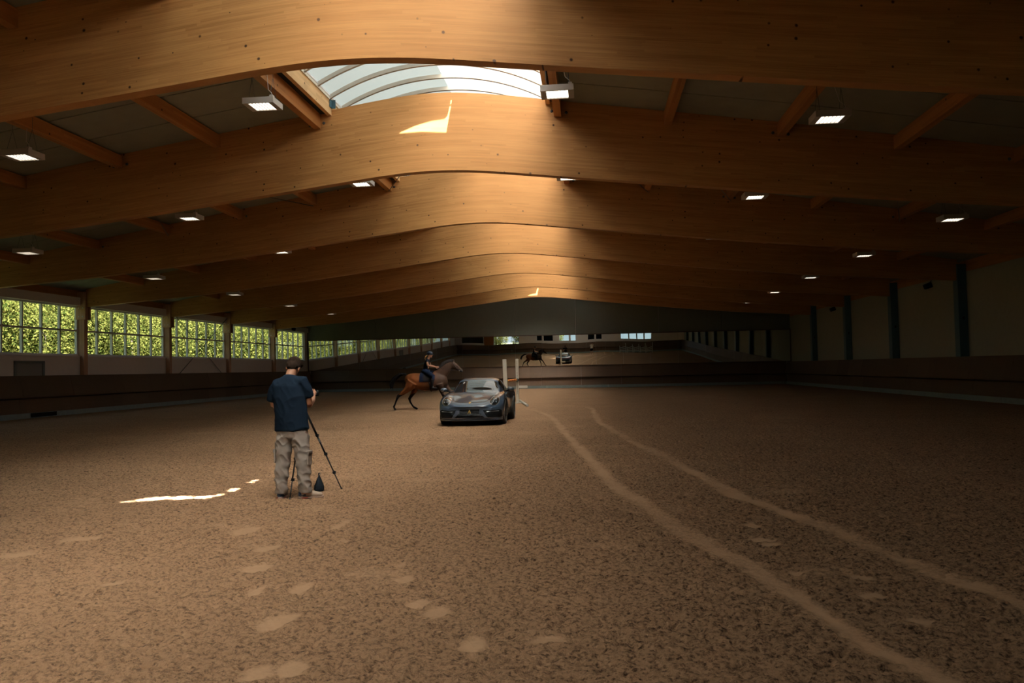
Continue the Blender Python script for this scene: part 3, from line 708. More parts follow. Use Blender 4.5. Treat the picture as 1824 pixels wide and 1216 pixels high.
# ------------------------------------------------------------------ bracing rods
def rod(a, b_, r_, lb):
    m = MB(); c = (Vector(a)+Vector(b_))/2; m.tube([Vector(a)-c, Vector(b_)-c], r_, 7); m.build('bracing_rod', M_ROD, None, c, label=lb, cat='rod', group='bracing rods')
xb = XL-0.22
rod((xb+0.07, 39.9, 4.95), (xb+0.07, 46.3, 1.2), 0.018, 'thin steel rod sloping down away from the camera across the third left window')
rod((xb+0.11, 46.3, 4.95), (xb+0.11, 39.9, 1.2), 0.018, 'thin steel rod sloping down toward the camera across the third left window')
def rz(x, off=0.35): return ZT(x-XC)-off
for nm, x0, x1 in (('between the skylight and the second purlin', -3.6, -6.45), ('left of the fourth row of purlins', -6.45, -9.0)):
    pass
for i, (xa, xb_) in enumerate(((-6.5, -3.4), (-9.05, -11.5), (-14.1, -11.6))):
    rod((xa, 25.4, rz(xa, 0.42)), (xb_, 19.1, rz(xb_, 0.30)), 0.012, 'thin roof bracing rod past the second beam, window side, %s from the skylight' % ORD[i])
for i, (xa, xb_) in enumerate(((1.9, -0.5), (4.45, 2.0), (9.5, 7.0))):
    rod((xa, 25.4, rz(xa, 0.42)), (xb_, 19.1, rz(xb_, 0.30)), 0.012, 'thin roof bracing rod past the second beam, column side, %s from the skylight' % ORD[i])
# wall speakers
for (x, y, z, lb, s_) in ((XR+0.2, 35.7, 4.72, 'small dark loudspeaker under the eaves on the right wall, nearer one', -1), (XR+0.2, 49.3, 4.70, 'small dark loudspeaker under the eaves on the right wall, farther one', -1), (XL-0.1, 57.0, 4.80, 'small dark loudspeaker above the last left window', 1)):
    root = empty('wall_speaker', (x, y, z), lb, 'loudspeaker', 'wall loudspeakers')
    m = MB(); m.obox((0, 0, 0), 0.26, 0.34, 0.22, Matrix.Rotation(0.35*s_, 3, 'Y')); bevel(m.build('cabinet', M_DARK, root), 0.02)
    m = MB(); m.bar((-s_*0.05, 0, 0.10), (-s_*0.17, 0, 0.24), 0.04, 0.04); m.build('mounting_arm', M_ROD, root)

# ================================================================== trees beyond the left windows
def leafmat(name, a, c):
    m = bpy.data.materials.new(name); m.use_nodes = True; nt = m.node_tree; nt.nodes.clear()
    o = N(nt, 'ShaderNodeOutputMaterial'); d = N(nt, 'ShaderNodeBsdfDiffuse'); t = N(nt, 'ShaderNodeBsdfTranslucent'); x = N(nt, 'ShaderNodeMixShader'); x.inputs[0].default_value = 0.4
    oi = N(nt, 'ShaderNodeNewGeometry'); mx = N(nt, 'ShaderNodeMix', data_type='RGBA'); L(nt, oi.outputs['Random Per Island'], mx.inputs[0])
    mx.inputs[6].default_value = (*a, 1); mx.inputs[7].default_value = (*c, 1)
    L(nt, mx.outputs[2], d.inputs[0]); L(nt, mx.outputs[2], t.inputs[0]); L(nt, d.outputs[0], x.inputs[1]); L(nt, t.outputs[0], x.inputs[2]); L(nt, x.outputs[0], o.inputs[0]); return m
M_LEAF = leafmat('bright_leaves', (0.020, 0.036, 0.008), (0.190, 0.180, 0.048))
M_LEAFD = leafmat('dark_leaves', (0.006, 0.018, 0.008), (0.016, 0.034, 0.012))
M_BARK = plain('bark', (0.05, 0.035, 0.025), 0.9)
def crown(n, rx, ry, rz, size, seed, lumps=16, cx=9, cy=9):
    rg = np.random.default_rng(seed)
    lc = rg.normal(size=(lumps, 3)); lc /= np.linalg.norm(lc, axis=1)[:, None]; lc *= rg.uniform(0.45, 0.8, (lumps, 1)); lr = rg.uniform(0.28, 0.5, lumps)
    k = rg.integers(0, lumps, n); d = rg.normal(size=(n, 3)); d /= np.linalg.norm(d, axis=1)[:, None]
    p = lc[k]+d*lr[k][:, None]*rg.uniform(0.75, 1.05, (n, 1)); p *= np.array([rx, ry, rz]); p = p[(np.abs(p[:, 0]) < cx) & (np.abs(p[:, 1]) < cy)]; n = len(p)
    a = rg.normal(size=(n, 3)); a /= np.linalg.norm(a, axis=1)[:, None]; b_ = np.cross(a, rg.normal(size=(n, 3))); b_ /= np.linalg.norm(b_, axis=1)[:, None]
    s_ = size*rg.uniform(0.6, 1.3, (n, 1)); v = np.stack([p-a*s_, p+b_*s_*0.5, p+a*s_, p-b_*s_*0.5], 1).reshape(-1, 3)
    me = bpy.data.meshes.new('foliage'); me.vertices.add(len(v)); me.vertices.foreach_set('co', v.astype(np.float32).ravel())
    me.loops.add(len(v)); me.loops.foreach_set('vertex_index', np.arange(len(v), dtype=np.int32)); me.polygons.add(n)
    me.polygons.foreach_set('loop_start', np.arange(0, len(v), 4, dtype=np.int32)); me.update(calc_edges=True); return me
CR = [crown(16000, 2.5, 2.9, 3.6, 0.085, s_, 24, 2.25, 1.83) for s_ in (1, 2, 3)]
for c_ in CR: c_.materials.append(M_LEAF)
CD = [crown(6000, 2.4, 2.6, 5.5, 0.18, s_, 22, 2.2, 2.2) for s_ in (11, 12)]
for c_ in CD: c_.materials.append(M_LEAFD)
tm = MB(); tm.tube([(0, 0, -0.15), (0.1, 0, 2.0), (0, 0.1, 4.2)], [0.16, 0.12, 0.05], 8); TRM = tm.mesh('trunk', M_BARK)
def tree(x, y, me, zc, lb, cat, grp, rz_, sc=1.0):
    root = empty('leafy_tree' if cat == 'tree' else 'leafy_bush', (x, y, -0.1), lb, cat, grp, rz_)
    f = bpy.data.objects.new('foliage', me); COL.objects.link(f); f.parent = root; f.location = (0, 0, zc); f.scale = (sc, sc, sc)
    t = bpy.data.objects.new('trunk', TRM); COL.objects.link(t); t.parent = root
    return root
rg = random.Random(5)
for i in range(27):
    tree(-27.4-rg.random()*0.6, -9+i*3.9, CR[i % 3], 2.9, 'bright sunlit green bush growing in the hedge outside the left windows', 'bush', 'sunlit hedge outside the windows', math.pi*(i % 2))
for i in range(20):
    tree(-34.6-rg.random()*0.8, -12+i*5.6, CR[(i+1) % 3], 4.6, 'taller leafy green tree behind the hedge outside the left windows', 'tree', 'taller trees behind the hedge', math.pi*(i % 2), 1.45)
for i in range(16):
    tree(-43-rg.random()*2, -10+i*7.5, CD[i % 2], 6.0, 'dark green tree in the back row outside the left windows', 'tree', 'dark trees far outside the windows', 0, 1.5)
for i, (x, y) in enumerate(((-16.5, -16), (-11.8, -15), (-21.3, -16.5), (-7.0, -16))):
    tree(x, y, CR[i % 3], 2.9, 'green bush outside the open barn door, seen in the long mirror', 'bush', 'bushes outside the barn door', 0)

# ================================================================== sports car
M_PAINT = plain('grey_blue_car_paint', (0.036, 0.060, 0.096), 0.33, 0.10, coat=1.0)
M_CGLASS = plain('dark_car_glass', (0.010, 0.014, 0.016), 0.03, spec=1.0, coat=1.0)
M_BLACK = plain('black_plastic', (0.003, 0.0035, 0.004), 0.5, spec=0.02)
M_TYRE = plain('tyre_rubber', (0.010, 0.010, 0.010), 0.85)
M_RIM = plain('dark_alloy', (0.05, 0.05, 0.055), 0.25, 0.9)
M_GOLD = plain('gold_emblem', (0.75, 0.48, 0.12), 0.3, 0.8)
M_CHROME = plain('bright_metal', (0.75, 0.75, 0.75), 0.15, 1.0)
M_RED = plain('red_tail_lamp', (0.25, 0.01, 0.01), 0.2, coat=1)
M_LENS = plain('head_lamp_lens', (0.02, 0.024, 0.028), 0.04, coat=1.0)
M_LED = plain('lamp_reflector', (0.8, 0.85, 0.9), 0.12, 0.6)
CX, CY = -3.345, 21.38
car = empty('sports_car', (CX, CY, 0), 'grey-blue rear-engined sports coupe parked on the sand facing the camera', 'car', rz=math.radians(0.8))
def catmull(tab, m):
    tab = np.array(tab, float); n = len(tab); out = []
    P = np.vstack([2*tab[0]-tab[1], tab, 2*tab[-1]-tab[-2]])
    for i in range(n-1):
        p0, p1, p2, p3 = P[i:i+4]
        for t in np.linspace(0, 1, m, endpoint=False):
            out.append(0.5*((2*p1)+(-p0+p2)*t+(2*p0-5*p1+4*p2-p3)*t*t+(-p0+3*p1-3*p2+p3)*t**3))
    out.append(tab[-1]); return np.array(out)
BODY = [  # y, zb, wb, wm, zm, ws, zs, z6, z7, zc
 (0.00, .30, .50, .60, .42, .45, .53, .535, .535, .54), (0.05, .20, .70, .80, .42, .60, .60, .59, .585, .585), (0.20, .15, .82, .885, .45, .68, .69, .655, .64, .64),
 (0.45, .14, .86, .915, .50, .70, .765, .71, .69, .69), (0.80, .14, .87, .935, .52, .71, .83, .775, .75, .75), (1.20, .15, .85, .93, .54, .72, .87, .84, .825, .825),
 (1.50, .16, .83, .90, .56, .74, .89, .885, .885, .89), (2.20, .16, .83, .885, .58, .78, .92, .93, .93, .93), (2.90, .16, .84, .91, .60, .82, .93, .94, .94, .94),
 (3.40, .17, .87, .95, .62, .82, .935, .93, .93, .93), (3.90, .22, .86, .95, .62, .76, .90, .89, .90, .90), (4.25, .26, .80, .91, .62, .68, .85, .85, .86, .86),
 (4.45, .30, .72, .84, .60, .60, .77, .78, .79, .79), (4.53, .38, .60, .74, .58, .52, .70, .71, .72, .72)]
rows = catmull(BODY, 6)
def section(r_):
    y, zb, wb, wm, zm, ws, zs, z6, z7, zc = r_
    pts = [(0, zb), (wb*0.5, zb), (wb*0.93, zb), (wb, zb+0.05), (wm*0.985, (zb+zm)/2+0.02), (wm, zm), (wm*0.985, (zm+zs)/2+0.02), ((wm+ws)/2+0.02, zs-0.035), (ws, zs), (ws*0.72, z6), (ws*0.36, z7), (0, zc)]
    P = catmull([(a, b_) for a, b_ in pts], 3); return P
grid = []
for r_ in rows:
    P = section(r_); y = r_[0]; L_ = []
    for a, z in P:
        a = max(a, 0); yy = y
        if y < 1.0: yy += 0.34*(a/0.92)**2.6*(1-y/1.0)
        if y > 3.9: yy -= 0.26*(a/0.92)**2.4*((y-3.9)/0.63)
        L_.append((a, yy, z))
    grid.append(L_)
m = MB(); n = len(grid[0]); V = []
for g_ in grid: V += [(-a, y, z) for a, y, z in g_[::-1]]+[(a, y, z) for a, y, z in g_[1:]]
W_ = 2*n-1
F_ = [(i*W_+j, i*W_+j+1, (i+1)*W_+j+1, (i+1)*W_+j) for i in range(len(grid)-1) for j in range(W_-1)]
F_ += [tuple(range(W_)), tuple((len(grid)-1)*W_+j for j in range(W_))]
m.add(V, F_, None, 0, True)
body = m.build('body_shell', [M_PAINT, M_BLACK], car, label='glossy grey-blue body')
bm = bmesh.new(); bm.from_mesh(body.data); bmesh.ops.remove_doubles(bm, verts=bm.verts, dist=1e-4); bmesh.ops.recalc_face_normals(bm, faces=bm.faces); bm.to_mesh(body.data); bm.free()
# wheel arches cut out
WH = [(0.95, 0.345, 0.78, 0.27), (3.40, 0.36, 0.79, 0.32)]
cut = MB()
for y, r_, wx, ww in WH:
    for s_ in (-1, 1):
        cut.lathe((s_*0.80, y, 0.345), [(r_+0.045, -0.19), (r_+0.045, 0.22)], 36, Matrix.Rotation(math.pi/2*s_, 3, 'Y'))
co = cut.build('cutter', M_BLACK)
md = body.modifiers.new('b', 'BOOLEAN'); md.object = co; md.operation = 'DIFFERENCE'; md.solver = 'EXACT'
co.parent = car
bpy.context.view_layer.update(); dg = bpy.context.evaluated_depsgraph_get(); nm = bpy.data.meshes.new_from_object(body.evaluated_get(dg), depsgraph=dg)
body.modifiers.clear(); body.data = nm; bpy.data.objects.remove(co)
nm.materials.clear(); nm.materials.append(M_PAINT); nm.materials.append(M_BLACK)
for p_ in nm.polygons:
    c = p_.center; p_.material_index = 0; nrm = p_.normal
    for y, r_, wx, ww in WH:
        if math.hypot(c.y-y, c.z-0.345) < r_+0.052 and (abs(c.x) < 0.9) and abs(nrm.x) < 0.95 and math.hypot(c.y-y, c.z-0.345) > r_+0.03 or (abs(abs(c.x)-0.61) < 0.02 and abs(nrm.x) > 0.95): p_.material_index = 1
bvh = BVHTree.FromPolygons([v.co[:] for v in nm.vertices], [p_.vertices[:] for p_ in nm.polygons])
# greenhouse
GH = [ # y, zt, w0, wr
 (1.38, .875, .60, .58), (1.50, .93, .70, .64), (1.75, 1.075, .745, .61), (2.0, 1.195, .765, .575), (2.2, 1.262, .77, .56), (2.5, 1.300, .775, .56), (2.85, 1.285, .77, .55), (3.2, 1.215, .75, .53), (3.55, 1.105, .70, .49), (3.85, .99, .62, .44), (4.05, .90, .50, .38)]
gr = catmull(GH, 5); V = []; cls = []
for y, zt, w0, wr in gr:
    zb = 0.80; h = zt-zb
    P = catmull([(w0, zb), (w0-0.015, zb+0.30*h), ((w0+wr)/2-0.01, zb+0.66*h), (wr+0.02, zt-0.075*min(1, h*3)), (wr*0.82, zt-0.022), (wr*0.4, zt-0.004), (0, zt)], 3)
    line = [(a, y+(0.16*(a/0.7)**2 if y < 2.2 else 0)*(1 if y < 2 else (2.2-y)/0.2), z) for a, z in P]
    V += [(-a, yy, z) for a, yy, z in line]+[(a, yy, z) for a, yy, z in line[::-1][1:]]
n = len(line); W_ = 2*n-1; m = MB(); ng = len(gr)
for i in range(ng-1):
    for j in range(W_-1):
        jj = min(j, W_-2-j); y = (gr[i][0]+gr[i+1][0])/2; mi = 0
        if jj >= 10 and 1.45 < y < 2.06: mi = 1
        if jj >= 11 and 3.05 < y < 3.80: mi = 1
        if 1 <= jj <= 8 and 1.90 < y < 3.35 and not (2.72 < y < 2.80): mi = 1
        m.add([V[i*W_+j], V[i*W_+j+1], V[(i+1)*W_+j+1], V[(i+1)*W_+j]], [(0, 1, 2, 3)], None, mi, True)
ghm = m.mesh('cabin', [M_PAINT, M_CGLASS]); bm = bmesh.new(); bm.from_mesh(ghm); bmesh.ops.remove_doubles(bm, verts=bm.verts, dist=1e-4); bmesh.ops.recalc_face_normals(bm, faces=bm.faces)
glassf = [f for f in bm.faces if f.material_index == 1]
bm2 = bm.copy(); bmesh.ops.delete(bm2, geom=[f for f in bm2.faces if f.material_index == 1], context='FACES'); me1 = bpy.data.meshes.new('roof_shell'); bm2.to_mesh(me1); me1.materials.append(M_PAINT); bm2.free()
def sub_glass(name, fn, lb):
    b2 = bm.copy(); bmesh.ops.delete(b2, geom=[f for f in b2.faces if not (f.material_index == 1 and fn(f.calc_center_median()))], context='FACES')
    me = bpy.data.meshes.new(name); b2.to_mesh(me); b2.free(); me.materials.append(M_CGLASS)
    for p_ in me.polygons: p_.material_index = 0
    o = bpy.data.objects.new(name, me); COL.objects.link(o); o.parent = car; o['label'] = lb
o = bpy.data.objects.new('roof_shell', me1); COL.objects.link(o); o.parent = car
sub_glass('windscreen', lambda c: c.y < 2.2 and abs(c.x) < 0.62 and c.z > 0.85 and not (c.y > 1.9 and abs(c.x) > 0.575 and c.z < 1.1), 'dark reflecting windscreen')
sub_glass('rear_window', lambda c: c.y > 3.0 and abs(c.x) < 0.46, 'dark rear window')
sub_glass('side_window', lambda c: c.x < -0.46 and 1.88 < c.y < 3.4 and (abs(c.x) >= 0.575 or c.y > 2.0), 'dark side window')
sub_glass('side_window', lambda c: c.x > 0.46 and 1.88 < c.y < 3.4 and (abs(c.x) >= 0.575 or c.y > 2.0), 'dark side window')
bm.free()
def decal(name, poly, mt, lift=0.006, dirv=(0, 1, 0), plane='xz', step=0.02, start=-1.0, parent=None, bow=0.0, lb=None, back=False):
    """thin fitted panel: polygon in (x,z) laid on the body along y"""
    xs_ = [p_[0] for p_ in poly]; zs_ = [p_[1] for p_ in poly]
    pts = [tuple(p_) for p_ in poly]; ed = [(i, (i+1) % len(poly)) for i in range(len(poly))]
    x = min(xs_)+step/2
    while x < max(xs_):
        z = min(zs_)+step/2
        while z < max(zs_):
            if inpoly(x, z, poly): pts.append((x, z))
            z += step
        x += step
    vv, ee, ff, *_r = delaunay_2d_cdt([Vector(p_) for p_ in pts], ed, [], 0, 1e-6)
    cx, cz = sum(xs_)/len(xs_), sum(zs_)/len(zs_)
    out = []; ok = []
    for v in vv:
        if back: hit = bvh.ray_cast(Vector((v.x, 6, v.y)), Vector((0, -1, 0)))
        else: hit = bvh.ray_cast(Vector((v.x, start, v.y)), Vector((0, 1, 0)))
        if hit[0] is None: out.append((v.x, 0.3, v.y)); ok.append(False); continue
        k = 1-max(abs(v.x-cx)/(max(xs_)-min(xs_))*2, abs(v.y-cz)/(max(zs_)-min(zs_))*2)
        out.append(tuple(hit[0]+hit[1]*(lift if hit[1].y < 0 or not True else lift)*(1)+(Vector((0, (-1 if not back else 1)*bow*max(0, k)**0.5, 0))))); ok.append(True)
    keep = [tuple(f) for f in ff if inpoly(sum(vv[i].x for i in f)/3, sum(vv[i].y for i in f)/3, poly) and all(ok[i] for i in f)]
    mm = MB(); mm.add(out, keep, None, 0, True); return mm.build(name, mt, parent or car, **({'label': lb} if lb else {}))
def mir(P): return [(-x, z) for x, z in P[::-1]]
INT = [(0.36, 0.435), (0.80, 0.45), (0.85, 0.42), (0.86, 0.25), (0.80, 0.225), (0.50, 0.235), (0.46, 0.27)]
decal('side_intake', INT, M_BLACK); decal('side_intake', mir(INT), M_BLACK)
BL = [(0.46, 0.405), (0.78, 0.415), (0.78, 0.395), (0.48, 0.388)]
decal('light_bar', BL, M_LED, 0.014); decal('light_bar', mir(BL), M_LED, 0.014)
decal('lower_grille', [(-0.42, 0.235), (-0.30, 0.345), (0.30, 0.345), (0.42, 0.235)], M_BLACK)
pl = decal('front_plate', [(-0.27, 0.335), (-0.27, 0.455), (0.27, 0.455), (0.27, 0.335)], M_BLACK, 0.016, lb='black front plate with a gold letter mark')
def strokes(name, segs, w_, cx, cz, sc, mt, lift, parent=None):
    for a, b_ in segs:
        pass
    mm = MB()
    for a, b_ in segs:
        A = Vector((cx+a[0]*sc, 0, cz+a[1]*sc)); B = Vector((cx+b_[0]*sc, 0, cz+b_[1]*sc)); d_ = (B-A).normalized(); q_ = Vector((-d_.z, 0, d_.x))*w_/2; pts = []
        for P in (A-q_, B-q_, B+q_, A+q_):
            hit = bvh.ray_cast(Vector((P.x, -1, P.z)), Vector((0, 1, 0))); pts.append(hit[0]+hit[1]*lift)
        mm.add(pts, [(0, 1, 2, 3)])
    return mm.build(name, mt, parent or car, label='thin gold mark shaped like an open letter A')
strokes('letter_mark', [((0, 0.6), (-0.45, -0.5)), ((0, 0.6), (0.45, -0.5)), ((-0.12, 0.25), (0.1, -0.15)), ((0.1, -0.15), (-0.02, -0.5))], 0.006, 0.0, 0.395, 0.085, M_GOLD, 0.022, pl)
decal('badge', [(-0.028, 0.625), (-0.03, 0.65), (0.03, 0.65), (0.028, 0.625), (0, 0.605)], M_GOLD, 0.006, step=0.012, lb='small gold shield badge')
SP = [(-0.84, 0.165), (-0.82, 0.20), (0.82, 0.20), (0.84, 0.165)]
decal('front_lip', SP, M_PAINT, 0.030, lb='projecting front lip')
# bonnet lid seams
def seam(pts, nm):
    mm = MB(); out = []
    for x, y in pts:
        hit = bvh.ray_cast(Vector((x, y, 2)), Vector((0, 0, -1))); out.append(hit[0]+Vector((0, 0, 0.001)))
    mm.tube(out, 0.0035, 5); mm.build(nm, M_BLACK, car)
seam([(-0.60, 1.38), (-0.56, 0.9), (-0.50, 0.5), (-0.40, 0.27), (0, 0.20), (0.40, 0.27), (0.50, 0.5), (0.56, 0.9), (0.60, 1.38)], 'bonnet_seam')
# head lamps: ovals lying in the wing
for s_ in (-1, 1):
    mm = MB(); out = []; rim = []
    cx_, cz_ = s_*0.665, 0.665; N_ = 28
    def proj(x, z, l):
        h = bvh.ray_cast(Vector((x, -1, z)), Vector((0, 1, 0))); return h[0]+h[1]*l if h[0] else Vector((x, 0.5, z))
    rings = []
    for f_ in (1.0, 0.85, 0.6, 0.3, 0.0):
        rings.append([proj(cx_+math.cos(2*math.pi*k/N_)*0.122*f_, cz_+0.012+math.sin(2*math.pi*k/N_)*0.118*f_, 0.004+0.028*(1-f_*f_)) for k in range(N_)])
    V = [p_ for r_ in rings for p_ in r_]
    mm.add(V, [(i*N_+k, i*N_+(k+1) % N_, (i+1)*N_+(k+1) % N_, (i+1)*N_+k) for i in range(4) for k in range(N_)], None, 0, True)
    hl = mm.build('head_lamp', M_LENS, car, label='round dark head lamp')
    mm = MB(); rr = rings[0]+[rings[0][0]]; mm.tube(rr, 0.007, 6, cap=False); mm.build('lamp_ring', M_CHROME, hl)
    for dx, dz in ((-0.035, -0.028), (0.035, -0.028), (-0.035, 0.028), (0.035, 0.028)):
        mm = MB(); c_ = proj(cx_+dx, cz_+dz, 0.030); mm.ell(c_, 0.017, 0.008, 0.015, n=10, m=6); mm.build('led_unit', M_LED, hl)
# door mirrors
for s_ in (-1, 1):
    mm = MB(); mm.ell((s_*0.985, 1.78, 0.955), 0.105, 0.07, 0.062); o = mm.build('door_mirror', M_PAINT, car)
    mm = MB(); mm.tube([(s_*0.78, 1.80, 0.90), (s_*0.93, 1.79, 0.925)], 0.018, 8); mm.build('mirror_arm', M_BLACK, o)
# wheels
def wheel(y, r_, wx, ww, s_):
    root = None
    M_ = Matrix.Rotation(math.pi/2*s_, 3, 'Y'); mm = MB(); c_ = (s_*wx, y, r_)
    mm.lathe(c_, [(r_*0.72, -ww/2), (r_*0.94, -ww/2), (r_, -ww/2+0.04), (r_, ww/2-0.04), (r_*0.94, ww/2), (r_*0.76, ww/2), (r_*0.73, ww/2-0.05), (r_*0.70, -ww/2+0.02)], 36, M_)
    t = mm.build('wheel', M_TYRE, car, label='black tyre on a dark alloy rim')
    mm = MB()
    for k in range(5):
        for o_ in (-0.16, 0.16):
            a = 2*math.pi*k/5+o_*0.9; b_ = 2*math.pi*k/5+o_*1.3; f = ww/2-0.04
            p0 = M_ @ Vector((0.05*math.cos(a), 0.05*math.sin(a), f-0.015)); p1 = M_ @ Vector((r_*0.73*math.cos(b_), r_*0.73*math.sin(b_), f+0.01))
            mm.bar(Vector(c_)+p0, Vector(c_)+p1, 0.03, 0.025)
    mm.lathe(c_, [(0.06, ww/2-0.09), (0.06, ww/2-0.03), (0.045, ww/2-0.02)], 14, M_)
    mm.build('rim', M_RIM, t); mm = MB(); mm.lathe(c_, [(0.19, 0.0), (0.19, 0.03)], 22, M_); mm.build('brake_disc', M_ROD, t)
for y, r_, wx, ww in WH:
    for s_ in (-1, 1): wheel(y, r_, wx, ww, s_)
# rear: lamp strip, lower bumper, plate
decal('tail_lamp', [(-0.80, 0.665), (-0.80, 0.72), (0.80, 0.72), (0.80, 0.665)], M_RED, 0.006, back=True, lb='full width red tail lamp')
decal('rear_diffuser', [(-0.70, 0.36), (-0.62, 0.46), (0.62, 0.46), (0.70, 0.36)], M_BLACK, 0.006, back=True)
mm = MB(); mm.box(-0.62, 0.62, 3.98, 4.2, 0.93, 0.955); bevel(mm.build('rear_wing', M_PAINT, car), 0.008)
for s_ in (-1, 1):
    mm = MB(); mm.box(s_*0.45-0.015, s_*0.45+0.015, 4.03, 4.13, 0.86, 0.93); mm.build('wing_strut', M_BLACK, car)
mm = MB(); mm.ell((-0.36, 2.75, 0.90), 0.20, 0.12, 0.26); mm.ell((0.36, 2.75, 0.90), 0.20, 0.12, 0.26)

# ================================================================== people and animals
M_SKIN = plain('skin', (0.46, 0.235, 0.15), 0.55)
M_HAIR = plain('dark_hair', (0.006, 0.004, 0.003), 0.6, noise=0.5, scale=60, spec=0.0)
M_NAVY = plain('navy_cotton', (0.0024, 0.0042, 0.0072), 0.9, noise=0.12, scale=40, spec=0.0)
M_KHAKI = plain('grey_khaki_cotton', (0.225, 0.198, 0.176), 0.85, noise=0.08, scale=30, spec=0.0)
M_SHOE = plain('beige_shoe', (0.42, 0.33, 0.26), 0.7); M_SHOEN = plain('navy_shoe_heel', (0.012, 0.03, 0.065), 0.7); M_SOLE = plain('shoe_sole', (0.30, 0.21, 0.17), 0.8)
M_REDT = plain('red_sole_accent', (0.35, 0.05, 0.03), 0.7)
def hand(mb, wrist, d, curl_dir, side, r_=0.0085, spread=0.02, L_=0.17):
    """palm and five bent fingers; d: pointing direction, curl_dir: palm normal, side: +1/-1 thumb side"""
    w_ = Vector(wrist); d = Vector(d).normalized(); cn = Vector(curl_dir).normalized(); ac = d.cross(cn).normalized()*side
    pc = w_+d*0.05
    mb.tube([w_-d*0.01, w_+d*0.04, w_+d*0.085], [(0.028, 0.022), (0.040, 0.017), (0.042, 0.014)] if abs(ac.z) < 0.5 else [0.024, 0.028, 0.026], 10)
    for k, l in enumerate((0.068, 0.078, 0.072, 0.056)):
        b0 = w_+d*0.085+ac*(0.030-0.020*k)
        p1 = b0+d*l*0.42+cn*l*0.10; p2 = p1+d*l*0.22+cn*l*0.34; p3 = p2-d*l*0.02+cn*l*0.34
        mb.tube([b0-d*0.02, p1, p2, p3], [r_*1.1, r_, r_*0.9, r_*0.75], 7)
    t0 = w_+d*0.02+ac*0.028; mb.tube([t0, t0+d*0.03+ac*0.026, t0+d*0.06+ac*0.032+cn*0.015, t0+d*0.075+ac*0.028+cn*0.03], [r_*1.5, r_*1.25, r_*1.05, r_*0.8], 7)
def head(mb, c, R_, s_=1.0):
    """skull, face, nose, chin, ears; R_: rotation, face looks along +Y of R_"""
    c = Vector(c); P = lambda x, y, z: c+R_ @ (Vector((x, y, z))*s_)
    mb.ell(P(0, -0.012, 0.030), 0.076*s_, 0.096*s_, 0.092*s_, R_); mb.ell(P(0, 0.025, -0.035), 0.060*s_, 0.068*s_, 0.082*s_, R_)
    mb.ell(P(0, 0.070, -0.090), 0.030*s_, 0.024*s_, 0.024*s_, R_); mb.ell(P(0, 0.055, -0.062), 0.045*s_, 0.035*s_, 0.03*s_, R_)
    mb.tube([P(0, 0.085, 0.010), P(0, 0.104, -0.022), P(0, 0.108, -0.036)], [0.009*s_, 0.012*s_, 0.013*s_], 8)
    mb.ell(P(0, 0.088, -0.062), 0.022*s_, 0.010*s_, 0.009*s_, R_)
    for q_ in (-1, 1):
        mb.ell(P(q_*0.079, -0.005, -0.018), 0.011*s_, 0.020*s_, 0.032*s_, R_); mb.ell(P(q_*0.033, 0.078, 0.014), 0.020*s_, 0.012*s_, 0.010*s_, R_)
def eyes(par, c, R_, s_=1.0):
    for q_ in (-1, 1):
        mm = MB(); mm.ell(Vector(c)+R_ @ (Vector((q_*0.033, 0.089, 0.004))*s_), 0.011*s_, 0.006*s_, 0.006*s_, R_, 8, 6); mm.build('eye', M_BLACK, par)
def creases(amp, f, seed=0):
    """slanting cloth folds: ridged noise running down and across"""
    def fn(co, no):
        u_ = co[:, 0]*f+co[:, 2]*f*0.55; v_ = co[:, 2]*f*0.8-co[:, 0]*f*0.5+co[:, 1]*f*0.5
        a = 1-np.abs(2*vnoise(u_, v_, seed)-1); b_ = 1-np.abs(2*vnoise(u_*1.9+5, v_*1.6-co[:, 1]*f, seed+2)-1)
        return co+no*((a**2*0.65+b_**2*0.35-0.35)*amp)[:, None]
    return fn
def folds(amp, f, seed=0, vert=0.5):
    def fn(co, no):
        a = vnoise(co[:, 0]*f+co[:, 2]*f*vert*0.7, co[:, 2]*f*vert+co[:, 1]*f*0.6, seed)+0.5*vnoise(co[:, 0]*f*2.3-co[:, 2]*f, co[:, 1]*f*1.7+co[:, 2]*f*1.1, seed+3)
        return co+no*((a-0.75)*amp)[:, None]
    return fn

# ---- the man at the tripod (seen from behind)
OX, OY = 0, 9.56
man = empty('person', (-3.70, OY, 0), 'man seen from behind in navy T-shirt and khaki cargo trousers, bending over a tripod camera', 'person')
INV = Vector((3.70, -OY, 0))
def W(x, dy, z): return Vector((x+3.70, dy, z))          # world x, depth offset, z -> local
Rh = Matrix.Rotation(math.radians(1), 3, 'Z') @ Matrix.Rotation(math.radians(-42), 3, 'X') @ Matrix.Rotation(math.radians(6), 3, 'Y')
hc = W(-3.728, 0.115, 1.618)
mb = MB(); head(mb, hc, Rh, 1.02)
mb.tube([W(-3.735, -0.02, 1.42), W(-3.735, 0.015, 1.51), W(-3.73, 0.07, 1.585)], [0.075, 0.060, 0.058], 12)
mb.tube([W(-3.72, 0.0, 1.0), W(-3.72, 0.0, 1.40)], [(0.13, 0.09), (0.15, 0.09)], 12)
mb.tube([W(-3.72, 0.0, 1.40), W(-3.62, -0.005, 1.435), W(-3.555, 0.0, 1.40), W(-3.515, 0.02, 1.28), W(-3.515, 0.05, 1.155)], [0.06, 0.05, 0.048, 0.050, 0.044], 12)
mb.tube([W(-3.515, 0.05, 1.155), W(-3.52, 0.20, 1.20), W(-3.545, 0.30, 1.245)], [0.046, 0.036, 0.027], 12)
mb.tube([W(-3.72, 0.0, 1.40), W(-3.84, -0.005, 1.415), W(-3.92, 0.0, 1.37), W(-3.965, 0.02, 1.27), W(-3.96, 0.06, 1.14)], [0.06, 0.05, 0.048, 0.048, 0.042], 12)
